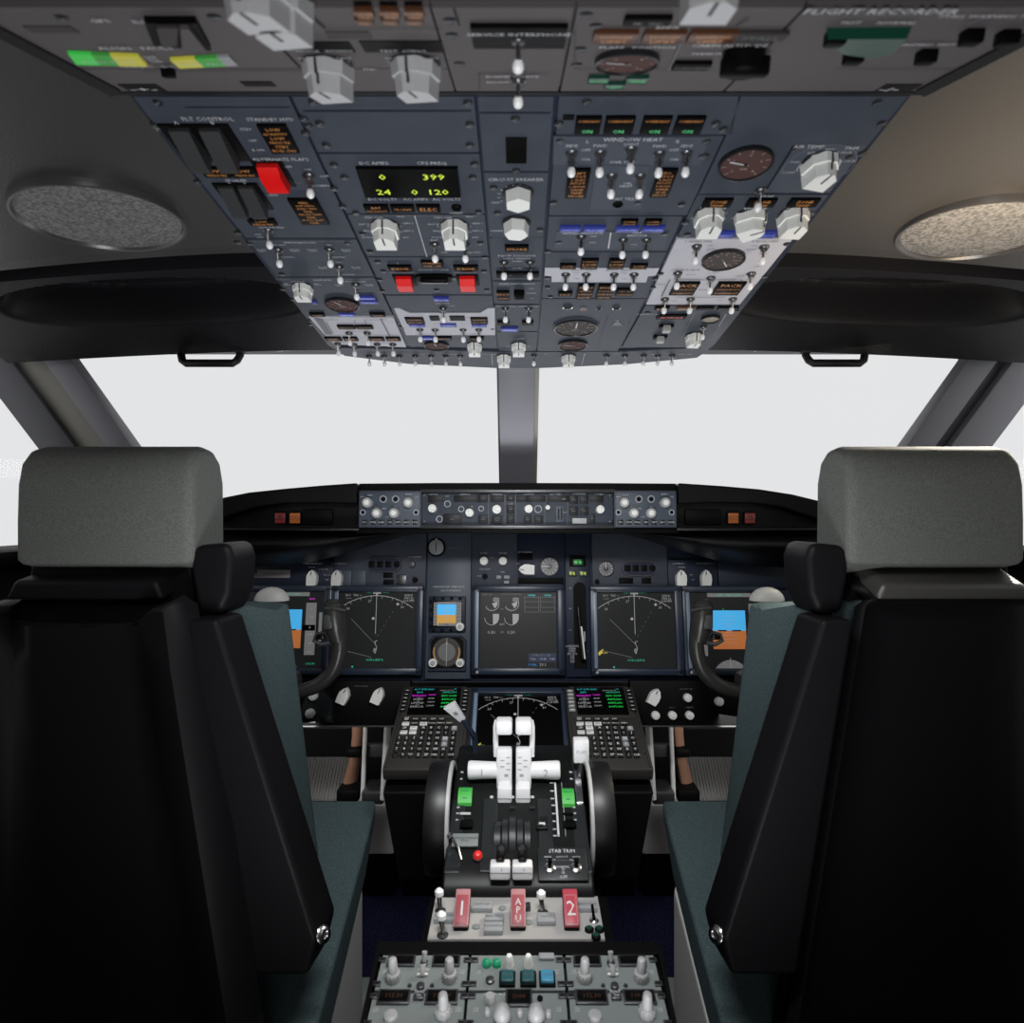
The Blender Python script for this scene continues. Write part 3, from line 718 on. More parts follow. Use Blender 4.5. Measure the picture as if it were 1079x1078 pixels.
m.part('annunciator_light', 112, 54, strip(((70, 47), (144, 50), (154, 61), (79, 59)), (112, 54), ((0, .33, 'green_glow'), (.33, .6, 'green_band'), (.6, 1, 'yellow_glow'))), 'green light strip fading to yellow at its inner end')
m.part('annunciator_light', 214, 56, strip(((178, 54), (240, 50), (250, 60), (188, 63)), (214, 56), ((0, .42, 'yellow_glow'), (.42, .8, 'green_band'), (.8, 1, 'knob_shade'))), 'yellow light strip turning green')
mb = MB(); mb.prism([tuple((AO.at(*p) - AO.at(190, 26)).to_2d()) for p in ((150, 9), (205, 9), (221, 40), (160, 34))], 0, .004, 'black')
mb.prism([tuple((AO.at(*p) - AO.at(190, 26)).to_2d()) for p in ((162, 10), (185, 10), (184, 30), (168, 32))], .004, .006, 'aft_dark')
mb.prism([tuple((AO.at(*p) - AO.at(190, 26)).to_2d()) for p in ((187, 10), (196, 10), (216, 36), (190, 38))], .004, .0065, 'aft_grey'); m.part('rocker_guard', 190, 26, mb, 'dark wedge guard')
m.rect(28, 20, 78, 27, 'aft_dark'); m.text('GPS', 104, 12, .006, 'label_bright'); m.text('ILS', 145, 13, .006); m.text('ALIGN   FAULT', 142, 42, .0065); m.text('ON DC   DC FAIL', 166, 62, .006)
m.text('OFF\nDC\nON', 160, 54, .0045); m.toggle(64, 11, 'screw'); m.toggle(225, 10, 'screw')
mb = MB(); mb.box((0, 0, .003), (.009, .006, .006), 'black', .001); m.part('push_button', 176, 66, mb)
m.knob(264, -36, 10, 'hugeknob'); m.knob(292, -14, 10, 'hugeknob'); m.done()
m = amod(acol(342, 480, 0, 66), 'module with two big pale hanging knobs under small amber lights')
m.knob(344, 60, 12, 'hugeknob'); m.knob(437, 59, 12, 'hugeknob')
for x in (383, 410, 436): m.ann(x - 9, -2, x + 10, 7, ('LOW', 'OIL'), 'amber', 'amber_dim'); m.ann(x - 9, 8, x + 9, 14, ('FAIL',), 'amber', 'amber_dim')
m.rect(344, 26, 390, 33, 'aft_dark'); m.rect(306, 37, 371, 48, 'black'); m.rect(381, 36, 467, 48, 'black'); m.text('SERVICE   INTERPH', 340, 45, .004, 'label_bright'); m.text('TEST  ICING', 424, 45, .005, 'label_white')
for x in (345, 437): m.text('NORMAL   TEST', x - 3, 53, .0045); m.text('OFF            ALT', x - 3, 57, .0045)
m.text('PNL', 389, 65, .0045, 'label_bright'); m.line(318, 0, 342, 21, 'seam', .0015); m.line(342, 21, 465, 21, 'seam', .0008); m.line(478, 0, 484, 18, 'seam', .001)
for p in ((474, 14), (476, 30), (484, 61)): m.screw(*p)
m.done()
m = amod(acol(481, 588, 0, 91), 'narrow module with two toggles hanging over the seam')
m.ann(497, 17, 597, 40, ('SERVICE INTERPHONE', ''), 'label_bright', size=.0065); m.toggle(546, 31); m.toggle(546, 76, 'toggle'); m.text('DOME WHITE', 540, 73, .0055); m.text('BRIGHT  DIM', 533, 79, .0045)
m.line(505, 71, 505, 88, 'aft_dark', .001); m.line(505, 71, 580, 71, 'aft_dark', .001); m.done()
m = amod(acol(590, 760, 0, 91), 'module with a brown oval-looking gauge above three green lights')
m.gauge(661, 56, 68, needle=170, ticks=7); m.ann(620, 72.5, 642, 78.5, ('NOSE',), 'green_text', 'green_dark'); m.ann(660, 72.5, 683, 78.5, ('GEAR',), 'green_text', 'green_dark'); m.ann(637, 79.5, 659, 84.5, ('LEFT',), 'green_text', 'green_dark')
m.ann(658, 7, 708, 15, ('PSEU     FAULT',), 'label_white'); m.text('ENG', 704, 19, .006, 'label_bright')
for x0, x1 in ((625, 672), (678, 722), (726, 776)): m.ann(x0, 23, x1, 34, ('REVERSER', 'LIMIT'), 'amber', 'amber_dim')
m.text('FLAPS   POSITION', 672, 41, .0055); m.line(606, 26, 606, 66, 'aft_dark', .001); m.line(606, 66, 760, 66, 'aft_dark', .001); m.line(718, 37, 705, 66, 'label_grey', .001)
for p in ((618, 8), (628, 20), (612, 45), (608, 62)): m.screw(*p)
m.done()
m = amod(acol(762, 971, 0, 91), 'module with white flight recorder lettering and small black knobs')
m.text('FLIGHT RECORDER', 930, 2, .009, 'label_white'); m.text('TEST      NORMAL', 927, 14, .005); m.text('STALL WARNING TEST', 1045, 7, .005)
mb = MB(); mb.prism([tuple((AO.at(*p) - AO.at(915, 30)).to_2d()) for p in ((872, 22), (962, 21), (946, 40), (920, 46), (886, 40))], 0, .006, 'green_dark', inset=.002); m.part('recorder_cover', 915, 30, mb)
mb = MB(); mb.lathe([(.014, 0), (.013, .012), (.011, .014)], 'black', 20); mb.box((0, .004, .010), (.032, .010, .012), 'black', .002); m.part('rotary_knob', 785, 48, mb, 'black lever knob')
for x, y in ((882, 26), (901, 47), (978, 47), (1026, 25), (1064, 26)):
    mb = MB(); mb.box((0, 0, .004), (.012, .010, .008), 'black', .0015); m.part('push_button', x, y, mb)
m.ann(775, 24, 830, 32, ('STALL',), 'label_grey', 'aft_dark'); m.text('CABIN ALTITUDE', 770, 39, .0055, 'label_bright'); m.text('MANUAL', 748, 48, .005); m.ann(710, 57, 749, 64, ('OXYGEN',), 'label_grey'); m.text('AIRSPEED TEST', 977, 38, .005)
m.rect(928, 83, 966, 91, 'black'); m.text('-/-', 938, 87, .010, 'toggle_tip', 1.6); m.line(1060, 0, 1020, 16, 'label_grey', .001); m.line(880, 66, 1020, 66, 'aft_dark', .001)
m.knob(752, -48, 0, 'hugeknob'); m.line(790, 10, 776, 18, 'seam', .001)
m.done()
# ================================================================ setting
def structure(mb, name, bevel=0.0, M=None, **k):
    o = mb.build(name, None, M, bevel=bevel, **k); o['kind'] = 'structure'; return o
def drop(x): return .026 * (max(0, abs(x) - .38) / .38) ** 1.5
def grid(mb, f, nu, nv, m):
    vs = [f(i / nu, j / nv) for j in range(nv + 1) for i in range(nu + 1)]
    fs = [(j * (nu + 1) + i, j * (nu + 1) + i + 1, (j + 1) * (nu + 1) + i + 1, (j + 1) * (nu + 1) + i) for j in range(nv) for i in range(nu)]
    mb.raw(vs, fs, m)
def lerp(a, b, t): return a + (b - a) * t
for sgn, nm in ((-1, 'ceiling_left'), (1, 'ceiling_right')):
    mb = MB()
    # upper vinyl panel, then a gap, its shadow painted black, then the fascia with its pocket
    prof = [(-.9, 1.495), (.2, 1.495), (.55, 1.493), (.80, 1.490), (.963, 1.486), (.985, 1.484), (.989, 1.490), (.989, 1.53), (1.06, 1.53)]
    for (y0, z0), (y1, z1) in zip(prof, prof[1:]):
        mm = 'ceiling_vinyl' if y1 <= .990 and z1 < 1.5 else 'black'
        grid(mb, lambda u, v: (sgn * lerp(.10, .96, u), lerp(y0, y1, v), lerp(z0, z1, v) - drop(lerp(.10, .96, u))), 24, 2, mm)
    structure(mb, nm)
for sgn, nm in ((-1, 'trim_left_fascia'), (1, 'trim_right_fascia')):
    mb = MB()
    A, B = (1.030, 1.480), (1.25, 1.4035)
    L = math.hypot(B[0] - A[0], B[1] - A[1]); nrm = ((B[1] - A[1]) / L, -(B[0] - A[0]) / L)   # facing down and back
    cu, cv, ru, rv = .607, .36, .262, .27
    def f(u, v):
        x = lerp(.12, .96, u); y = lerp(A[0], B[0], v); z = lerp(A[1], B[1], v) - drop(x) * .5
        d = (abs((x - cu) / ru) ** 2.6 + (abs((v - cv) / (rv if v < cv else rv * .95)) ** 2.3)) ** (1 / 2.4)
        w_ = max(0.0, min(1.0, (v - cv) / rv * .6 + .45)); w_ = w_ * w_ * (3 - 2 * w_); k = max(0.0, min(1.0, (1.0 - d) / lerp(.07, .50, w_)))
        k = k * k * (3 - 2 * k) * .070
        return (sgn * x, y - nrm[0] * k, z - nrm[1] * k)
    grid(mb, f, 220, 84, 'fascia_black')
    # the lip turned up over the windscreen and the upper return
    grid(mb, lambda u, v: (sgn * lerp(.12, .96, u), B[0] + .004 * math.sin(v * 3), B[1] - drop(lerp(.12, .96, u)) * .5 + .05 * v), 24, 4, 'fascia_black')
    grid(mb, lambda u, v: (sgn * lerp(.12, .96, u), A[0] - .001, A[1] - drop(lerp(.12, .96, u)) * .8 + .09 * v), 24, 1, 'fascia_black')
    structure(mb, nm)
mb = MB(); mb.box((0, 1.20, 1.46), (.34, .20, .06), 'fascia_black', .005); structure(mb, 'trim_centre_header')
mb = MB(); mb.box((0, 1.40, 1.50), (2.2, .34, .06), 'post_dark', .005); structure(mb, 'trim_windscreen_header')
mb = MB(); mb.box((0, .05, 1.60), (2.1, 2.2, .05), 'wall_dark', 0); structure(mb, 'ceiling')
# walls
for sgn, nm in ((-1, 'wall_left'), (1, 'wall_right')):
    mb = MB(); mb.box((sgn * .985, .50, .50), (.05, 3.2, 1.0), 'wall_dark', .0)
    mb.box((sgn * .985, -.35, 1.30), (.05, 1.5, .62), 'wall_dark', 0)
    mb.box((sgn * .985, .85, 1.50), (.05, 1.2, .16), 'wall_dark', 0)
    structure(mb, nm)
    mb = MB(); mb.box((sgn * .95, 1.10, 1.015), (.14, 1.9, .035), 'black', .01); structure(mb, 'trim_%s_sill' % ('left' if sgn < 0 else 'right'))
mb = MB(); mb.box((0, .55, -.03), (2.0, 3.6, .06), 'carpet_blue'); structure(mb, 'floor')
mb = MB(); mb.box((0, 2.30, .5), (2.0, .06, 1.1), 'wall_dark'); structure(mb, 'wall_front')
for sgn in (-1, 1):
    pass
mb = MB(); mb.box((-.72, -1.10, .8), (.58, .05, 1.6), 'wall_rear'); mb.box((.72, -1.10, .8), (.58, .05, 1.6), 'wall_rear'); mb.box((0, -1.10, 1.5), (.9, .05, .2), 'wall_rear')
structure(mb, 'wall_rear')
mb = MB(); mb.box((0, -1.075, .72), (.84, .03, 1.44), 'wall_rear', .004); structure(mb, 'door_1')
# window posts
def post(name, pts, strips):
    """leaning post: pts = top and bottom centre, strips = list of (offset0, offset1, thickness, material) across"""
    mb = MB(); a, b = Vector(pts[0]), Vector(pts[1]); d = (b - a).normalized()
    view = Vector((0, -1, 0)); side = d.cross(view).normalized(); out = side.cross(d).normalized()
    if side.x < 0: side = -side
    if out.y > 0: out = -out
    for s0, s1, th, mm in strips:
        c = (a + b) / 2 + side * (s0 + s1) / 2 - out * (.03 - th / 2)
        M = Matrix(((side.x, out.x, d.x, c.x), (side.y, out.y, d.y, c.y), (side.z, out.z, d.z, c.z), (0, 0, 0, 1)))
        vs, fs = box_mesh(s1 - s0, th, (b - a).length, .002, 2); mb.raw(vs, fs, mm, M)
    return structure(mb, name)
post('trim_centre_post', ((-.0005, 1.33, 1.47), (-.0005, 1.62, 1.10)), ((-.0445, -.038, .03, 'post_dark'), (-.040, .035, .05, 'post_grey'), (.034, .0445, .035, 'post_beige')))
def xt(px, d): return (px - CX) / FPX * d
tl = W(10, 350, 1.275); bl = W(186, 590, 1.42)
post('trim_left_post', (tl, bl), ((.025, .068, .04, 'post_grey'), (-.025, .027, .03, 'post_beige'), (-.085, -.023, .045, 'post_dark')))
tr = W(1084, 350, 1.275); br = W(908, 590, 1.42)
post('trim_right_post', (tr, br), ((-.068, -.020, .04, 'post_grey'), (-.022, .004, .025, 'post_dark'), (.002, .070, .045, 'post_grey')))
# panes
def pane(n, pts):
    mb = MB(); mb.quad(pts, 'window_glass'); o = structure(mb, 'window_%d' % n)
pane(1, [(-.03, 1.345, 1.47), (-.03, 1.64, 1.09), (-.80, 1.36, 1.00), (-.83, 1.15, 1.47)])
pane(2, [(.03, 1.345, 1.47), (.03, 1.64, 1.09), (.80, 1.36, 1.00), (.83, 1.15, 1.47)])
for n, s in ((3, -1), (4, 1)):
    pane(n, [(s * .86, 1.14, 1.45), (s * .86, 1.34, 1.03), (s * .985, .40, 1.03), (s * .985, .40, 1.45)])

# ---------------------------------------------------------------- ceiling fittings
for px, py, rad, lab in ((107.5, 231, .100, 'round cloth-covered ceiling loudspeaker on the left, whole in view'), (1029, 240, .096, 'round cloth-covered ceiling loudspeaker on the right, cut by the picture edge')):
    z = 1.478; d = (z - EYE_Z) * FPX / (CY - py); x = (px - CX) / FPX * d
    z = 1.4895 - drop(x); sl = (drop(abs(x) + .01) - drop(abs(x) - .01)) / .02
    F = Frame((x, d, z - .004), (0, -1, -.01), (1, 0, -sl if x > 0 else sl))
    t = thing('ceiling_speaker', lab, 'loudspeaker', F.M, 'ceiling loudspeakers')
    mb = MB(); mb.lathe([(rad, -.02), (rad, .000), (rad * .985, .004), (rad * .955, .004), (rad * .925, .000)], 'speaker_rim', 64, caps=False); mb.build('rim', t, F.M)
    mb = MB(); mb.lathe([(rad * .93, -.005), (rad * .93, .000), (rad * .90, .0015), (rad * .5, .002), (.001, .0022)], 'speaker_mesh', 64, caps=False); mb.build('speaker_cloth', t, F.M)
for px, lab, py in ((222, 'black grab handle over the left windscreen pane', 367), (880, 'black grab handle over the right windscreen pane', 367)):
    d = 1.25; c = W(px, py, d)
    t = thing('grab_handle', lab, 'handle', c, 'windscreen grab handles')
    w = 31 / FPX * d; h = 16.5 / FPX * d; mb = MB()
    P = [(-w, 0, .012), (-w, 0, -h * .45), (-w * .93, -.004, -h * .8), (-w * .8, -.006, -h), (w * .8, -.006, -h), (w * .93, -.004, -h * .8), (w, 0, -h * .45), (w, 0, .012)]
    mb.tube(P, .0072, 'charcoal', 12); mb.build('grip', t, Matrix.Translation(c))
    for s in (-1, 1):
        mb = MB(); mb.box((s * w, 0, -.004), (.018, .016, .012), 'charcoal', .003); mb.build('mount', t, Matrix.Translation(c))

# ================================================================ glareshield
GD = 1.33
gs = thing('glareshield', 'black leather-grained glareshield hood with a dark lip, spanning below the windscreen', 'glareshield', (0, GD, 1.05))
def XZ(px, py, d=GD): p = W(px, py, d); return (p.x, p.z)
def prism_y(mb, poly, y0, y1, m):
    """outline in X-Z pushed from y0 to y1"""
    k = len(poly); vs = [(p[0], y0, p[1]) for p in poly] + [(p[0], y1, p[1]) for p in poly]
    mb.raw(vs, [tuple(range(k)), tuple(reversed(range(k, 2 * k)))] + [(i, i + k, (i + 1) % k + k, (i + 1) % k) for i in range(k)], m)
topc = [(60, 559), (150, 546), (190, 535), (230, 525.5), (262, 519), (300, 515), (340, 511.5), (378, 509), (460, 508.3), (545, 508.3), (640, 508.5), (713, 509), (760, 512), (800, 515.5), (835, 521), (868, 529), (910, 540), (960, 553), (1030, 559)]
mb = MB(); prism_y(mb, [XZ(*p) for p in topc] + [XZ(1030, 575), XZ(1030, 560), XZ(60, 560)], GD + .025, GD + .42, 'leather_black')
mb.build('hood', gs, bevel=.006)
for lo, hi, low in (((225, 377), 0, [(377, 531), (340, 530), (300, 530.5), (270, 535), (240, 545), (225, 552)]), ((714, 872), 1, [(872, 552), (850, 544), (820, 534), (790, 530), (750, 530), (714, 531)])):
    t = [p for p in topc if lo[0] <= p[0] <= lo[1] or (hi == 0 and p[0] == 378)]
    t = [(min(p[0], 377), p[1]) for p in t]if hi == 0 else [(714, 509)] + t
    mb = MB(); prism_y(mb, [XZ(*p) for p in t] + [XZ(*p) for p in low], GD - .004, GD + .04, 'leather_black'); mb.build('brow', gs, bevel=.005)
for x0, x1 in ((232, 378), (713, 870)):
    mb = MB(); a, b = XZ(x0, 556.3, GD - .02), XZ(x1, 559.3, GD - .02)
    mb.box(((a[0] + b[0]) / 2, GD + .005, (a[1] + b[1]) / 2), (b[0] - a[0], .05, abs(a[1] - b[1])), 'hood_black', .002); mb.build('lip', gs)
mb = MB(); a, b = XZ(376, 557, GD), XZ(715, 562, GD); mb.box(((a[0] + b[0]) / 2, GD + .02, (a[1] + b[1]) / 2), (b[0] - a[0], .06, abs(a[1] - b[1])), 'black', .002); mb.build('lip', gs)
def panel_y(px0, py0, px1, py1, d, dy, m, bev=.002):
    mb = MB(); a, b = XZ(px0, py0, d), XZ(px1, py1, d)
    mb.box(((a[0] + b[0]) / 2, d + dy / 2, (a[1] + b[1]) / 2), (b[0] - a[0], dy, abs(a[1] - b[1])), m, bev); return mb
for x, c, t, lab in ((296, 'master_red', 'FIRE\nWARN', 'dim red warning light'), (311.5, 'master_amber', 'MASTER\nCAUTION', 'amber warning light'), (772, 'master_amber', 'MASTER\nCAUTION', 'amber warning light'), (789.5, 'master_red', 'FIRE\nWARN', 'dim red warning light')):
    F = frame_py(546, GD + .020, (0, 0, 1)); p = F.at(x, 546); mb = MB()
    mb.box((0, 0, 0), (.024, .024, .008), 'black', .001); mb.box((0, 0, .004), (.0205, .0205, .004), c, .001); mb.text(t, 0, 0, .006, 'seam', .0063)
    o = mb.build('annunciator_light', gs, F.place(p.x, p.y)); o['label'] = lab
for x0, x1 in ((318, 350), (722, 760)):
    panel_y(x0, 537, x1, 553, GD + .018, .01, 'black').build('blank_window', gs)
# underslung knee rolls on both sides
for s, nm in ((-1, 0), (1, 1)):
    def low(u):      # lower outline of the hood's underside, u from outboard to the centre
        P = [(0, 597), (.18, 598), (.36, 596), (.50, 591), (.62, 584), (.74, 576), (.86, 568), (1, 560)]
        for (a, ya), (b, yb) in zip(P, P[1:]):
            if u <= b: return lerp(ya, yb, (u - a) / (b - a))
        return 562
    def f(u, v):
        px = lerp(225, 445, u); py = lerp(559, low(u), v)
        d = GD + .03 + .035 * math.sin(math.pi * min(1, v * 1.0)) * -1 + .05 * v * v + .02 * u
        if s > 0: px = 2 * CX - px
        return tuple(W(px, py, d))
    mb = MB(); grid(mb, f, 40, 12, 'hood_black'); mb.build('knee_roll', gs)

# ---------------------------------------------------------------- control panels in the glareshield
FACE = {}
def face_add(t, F, mb):
    "merge lettering and line marks into the face plate they are printed on"
    f, M = FACE[t.name]; T = M.inverted() @ F.M
    base = len(f.v); f.v += [T @ v for v in mb.v]
    for fc, mi in zip(mb.f, mb.m): f.f.append(tuple(i + base for i in fc)); f.m.append(f.mi(mb.mats[mi]))
def board(name, lab, cat, x0, y0, x1, y1, d, m='panel_blue', group=None, tilt=.06, thick=.03):
    F = frame_py((y0 + y1) / 2, d, (0, tilt, 1)); c, w, h = rect_c(F, x0, y0, x1, y1)
    t = thing(name, lab, cat, F.M @ Matrix.Translation(c), group)
    mb = MB(); mb.box((c.x, c.y, -thick / 2), (w, h, thick), m, .0015); FACE[t.name] = (mb, F.M)
    return t, F
def add_knob(t, F, px, py, r=.011, h=.014, m='knob_white', ring='knob_grey', rot=0, kind=None):
    p = F.at(px, py); k = kind or 'round_%s_%s_%s_%s' % (r, h, m, ring)
    return inst(k, KINDS.get(k) or mk_round(r, h, m, ring), t, F.M @ Matrix.Translation((p.x, p.y, .0002)) @ Matrix.Rotation(R(rot), 4, 'Z'))
def add_text(t, F, items, name='lettering', m='label_white'):
    mb = MB()
    for it in items:
        body, px, py, sz = it[:4]; p = F.at(px, py); mb.text(body, p.x, p.y, sz, it[4] if len(it) > 4 else m, .0021, it[5] if len(it) > 5 else 1)
    if t.name in FACE: face_add(t, F, mb); return None
    return mb.build(name, t, F.M)
def add_box(t, F, x0, y0, x1, y1, h, m, name, bev=.0008, label=None, text=None, tm='label_white', ts=.005, base=0.0):
    c, w, hh = rect_c(F, x0, y0, x1, y1); mb = MB(); mb.box((0, 0, h / 2 + base), (w, hh, h), m, bev)
    if text: mb.text(text, 0, 0, ts, tm, h + base + .0004)
    o = mb.build(name, t, F.M @ Matrix.Translation(c))
    if label: o['label'] = label
    return o
KINDS['efis_knob'] = mk_round(.0105, .014, 'knob_grey', 'knob_white')
for x0, lab in ((378, 'small four-knob control panel at the left end of the glareshield'), (647, 'small four-knob control panel at the right end of the glareshield')):
    t, F = board('instrument_control_panel', lab, 'control panel', x0, 517, x0 + 66, 556, GD - .012, 'panel_blue', 'glareshield instrument control panels')
    mb = MB(); c, w, h = rect_c(F, x0 + 1.5, 518.5, x0 + 64.5, 554.5); mb.box((c.x, c.y, .0008), (w, h, .0016), 'panel_slate', .0006); mb.build('inner_plate', t, F.M)
    for dx, y in ((10, 530), (20, 541), (38, 541), (53, 530)): add_knob(t, F, x0 + dx, y, kind='efis_knob')
    mb = MB()
    for dx, y, r in ((26, 526, .0065), (39, 526, .0065), (4.5, 540, .005), (60.5, 540, .005)):
        p = F.at(x0 + dx, y); mb.arc(p, r, 0, 360, .0012, .002, 'label_white', 16); mb.disc(p, r * .6, .0022, 'black', 12)
    face_add(t, F, mb)
    for k in range(7): add_box(t, F, x0 + 4 + k * 8.8, 548, x0 + 9.5 + k * 8.8, 553, .004, 'charcoal', 'push_button', text=('FPV', 'MTRS', 'WXR', 'STA', 'WPT', 'ARPT', 'DATA')[k], ts=.0045, tm='label_bright')
    add_text(t, F, [('MINS', x0 + 12, 522, .005), ('BARO', x0 + 53, 521, .005), ('RADIO', x0 + 5, 523.5, .0035), ('STD', x0 + 61, 524, .004), ('VOR 1', x0 + 20, 534.5, .004), ('TFC', x0 + 39, 534, .004), ('CTR', x0 + 30, 545, .004), ('MAP', x0 + 27, 536, .004)])
t, F = board('autopilot_control_panel', 'wide blue-grey autopilot panel recessed in the middle of the glareshield, six white knobs', 'control panel', 444, 519, 646, 555, GD, 'panel_blue')
mb = MB()
for (x0, y0, x1, y1) in ((443.5, 516.5, 647, 519.5), (443.5, 554, 647, 557)):
    c, w, h = rect_c(F, x0, y0, x1, y1); mb.box((c.x, c.y, .004), (w, h, .016), 'dark_metal', .001)
mb.build('surround', t, F.M)
for (x0, x1) in ((451, 467), (478, 504), (517, 531), (544, 556), (556, 575), (577, 600), (622, 636)):
    add_box(t, F, x0, 522, x1, 529, .0012, 'charcoal', 'readout_window')
for x, y, r in ((456, 536, .0088), (495, 540.5, .0088), (523.5, 537, .0095), (557, 536.5, .0088), (577, 535, .0050), (632, 537, .0088)): add_knob(t, F, x, y, r, .012, 'knob_white', 'knob_white')
for x0, y0, x1, y1 in ((467, 542, 486, 552), (504, 521, 514, 529), (504, 543, 514, 551), (518, 544, 529, 552), (534, 522, 542, 528), (534, 532, 542, 541), (534, 543, 542, 551), (552, 544, 560, 551), (563, 544, 572, 551), (600, 522, 609, 531), (611, 522, 620, 531), (600, 534, 609, 543), (611, 534, 620, 543), (622, 542, 627, 551)):
    add_box(t, F, x0, y0, x1, y1, .0035, 'charcoal', 'push_button', text='- -', ts=.006)
add_box(t, F, 603, 546, 618, 552, .004, 'knob_grey', 'disengage_bar', label='pale grey bar')
mb = MB(); c, w, h = rect_c(F, 587, 533, 593, 550); mb.box((0, 0, .001), (w * 1.5, h, .002), 'panel_slate', .0005); mb.lathe([(.0042, -.010), (.0042, .010)], 'dark_metal', 16, Matrix.Translation((0, 0, .003)) @ Matrix.Rotation(R(90), 4, 'X')); mb.build('thumb_wheel', t, F.M @ Matrix.Translation(c))
mb = MB()
for x, y, r in ((471.5, 531, .006), (486, 536.5, .0055), (463, 547, .006), (507, 536, .005), (567, 536.5, .007)):
    p = F.at(x, y); mb.arc(p, r, 0, 360, .0013, .0006, 'label_white', 16)
for x in (514.5, 532, 543.5, 574, 598): a = F.at(x, 520); b = F.at(x, 553); mb.line(a, b, .0008, .0004, 'label_grey')
face_add(t, F, mb)
add_text(t, F, [('COURSE', 457, 521, .0045), ('IAS/MACH', 490, 521, .0045), ('HEADING', 524, 521, .0045), ('ALTITUDE', 557, 521, .0045), ('VERT SPEED', 585, 521, .0045), ('A/P ENGAGE', 610, 520.6, .0045), ('COURSE', 631, 521, .0045), ('A/T', 471.5, 523, .004), ('N1', 508, 547, .004), ('SEL', 497, 534, .0038), ('L NAV', 538, 531, .0035), ('CMD', 594, 526, .0035), ('CWS', 595, 540, .0035)])
for x, y in ((446.5, 522), (446.5, 550), (643.5, 522), (643.5, 550)): add_knob(t, F, x, y, kind='screw')

# ================================================================ main instrument panel
MP = frame_py(640, 1.47, (0, .17, .985))
mip = thing('main_dashboard', 'dark navy main instrument panel holding the row of flat screens', 'instrument panel', MP.M)
mb = MB(); c, w, h = rect_c(MP, 150, 560, 942, 717); mb.box((c.x, c.y, -.03), (w, h, .04), 'panel_navy', .002); FACE[mip.name] = (mb, MP.M)
def plate(x0, y0, x1, y1, m='panel_navy', h=.010, name='face_plate', label=None):
    c, w, hh = rect_c(MP, x0, y0, x1, y1); mb = MB(); mb.box((0, 0, h / 2 - .010), (w, hh, h), m, .0012); o = mb.build(name, mip, MP.M @ Matrix.Translation(c))
    if label: o['label'] = label
    return o
P0 = Frame(MP.o + MP.n * .0005, MP.v)
plate(236, 590, 351, 620); plate(352, 562, 449, 621, 'panel_blue'); plate(449.5, 560, 496, 714, 'panel_slate'); plate(497, 562, 545, 621, 'panel_blue'); plate(546, 562, 595, 621); plate(596, 560, 623, 712, 'panel_navy')
plate(624, 562, 703, 621, 'panel_blue'); plate(704, 590, 756, 620); plate(757, 590, 860, 620, 'panel_navy')
plate(353, 601, 370, 619, 'panel_slate', .011); plate(371, 601, 385, 619, 'panel_slate', .011)
# pale placard
add_box(mip, P0, 262.5, 604, 274, 609, .0010, 'placard', 'placard'); add_box(mip, P0, 271, 600.5, 306, 609, .0014, 'placard', 'placard', text='CHECK LIST SPEED', ts=.006, tm='label_grey')
for x in (330, 356): add_knob(mip, P0, x, 609.5, kind='pointer')
for x in (717, 743): add_knob(mip, P0, x, 609.5, kind='pointer')
add_text(mip, P0, [('MAIN PANEL DU', 330, 594, .006), ('LOWER DU', 358, 594, .006), ('NORM', 329, 598, .005), ('OUTBD PFD', 341, 600, .004), ('ENG PRI', 345, 606, .004), ('MFD', 345, 611, .004), ('NORM', 718, 598, .005), ('LOWER DU', 715, 594, .005), ('MAIN PANEL DU', 742, 594, .005), ('PFD', 728, 606, .004), ('ND', 730, 611, .004)])
# oval clusters
for cx, cy in ((405, 595), (673.5, 599)):
    c = P0.at(cx, cy); r = .020; L = .021; mb = MB()
    P = [(L + r * math.cos(R(a)) * .9, r * .9 * math.sin(R(a))) for a in range(-90, 91, 15)] + [(-L + r * .9 * math.cos(R(a)), r * .9 * math.sin(R(a))) for a in range(90, 271, 15)]
    mb.prism(P, 0, .004, 'dark_metal', inset=.001); mb.prism([(p[0] * .93, p[1] * .86) for p in P], .004, .0046, 'panel_navy')
    for k in range(4):
        if k < 3: mb.box((-.027 + k * .0185, 0, .0052), (.013, .014, .002), 'black', .001)
        else: mb.lathe([(.0075, .004), (.0065, .0075), (.003, .0078)], 'black', 14, Matrix.Translation((-.027 + k * .0185, 0, 0)))
    mb.build('indicator_cluster', mip, P0.M @ Matrix.Translation(c))
for x, y, r, m in ((435, 595, .007, 'dark_metal'), (437.5, 611, .006, 'black'), (629, 613, .005, 'black')): add_knob(mip, P0, x, y, r, .008, m, m)
add_box(mip, P0, 404, 603, 414, 609, .002, 'black', 'indicator_window'); add_box(mip, P0, 418, 606, 428, 616, .002, 'dark_metal', 'indicator_window'); add_box(mip, P0, 404, 611, 415, 616, .002, 'black', 'indicator_window')
add_box(mip, P0, 652, 609, 667, 615, .002, 'black', 'indicator_window'); add_box(mip, P0, 676, 609, 686, 615, .002, 'black', 'indicator_window')
mb = MB(); mb.lathe([(.021, 0), (.021, .003), (.018, .004)], 'black', 28); mb.lathe([(.0175, .003), (.0165, .008), (.014, .009)], 'knob_shade', 24); mb.box((0, 0, .0095), (.0025, .02, .001), 'dark_metal'); mb.box((0, .019, .006), (.004, .005, .004), 'knob_shade', .001)
mb.build('rotary_knob', mip, P0.place(*P0.at(460, 577).to_2d()))['label'] = 'round grey disc knob'
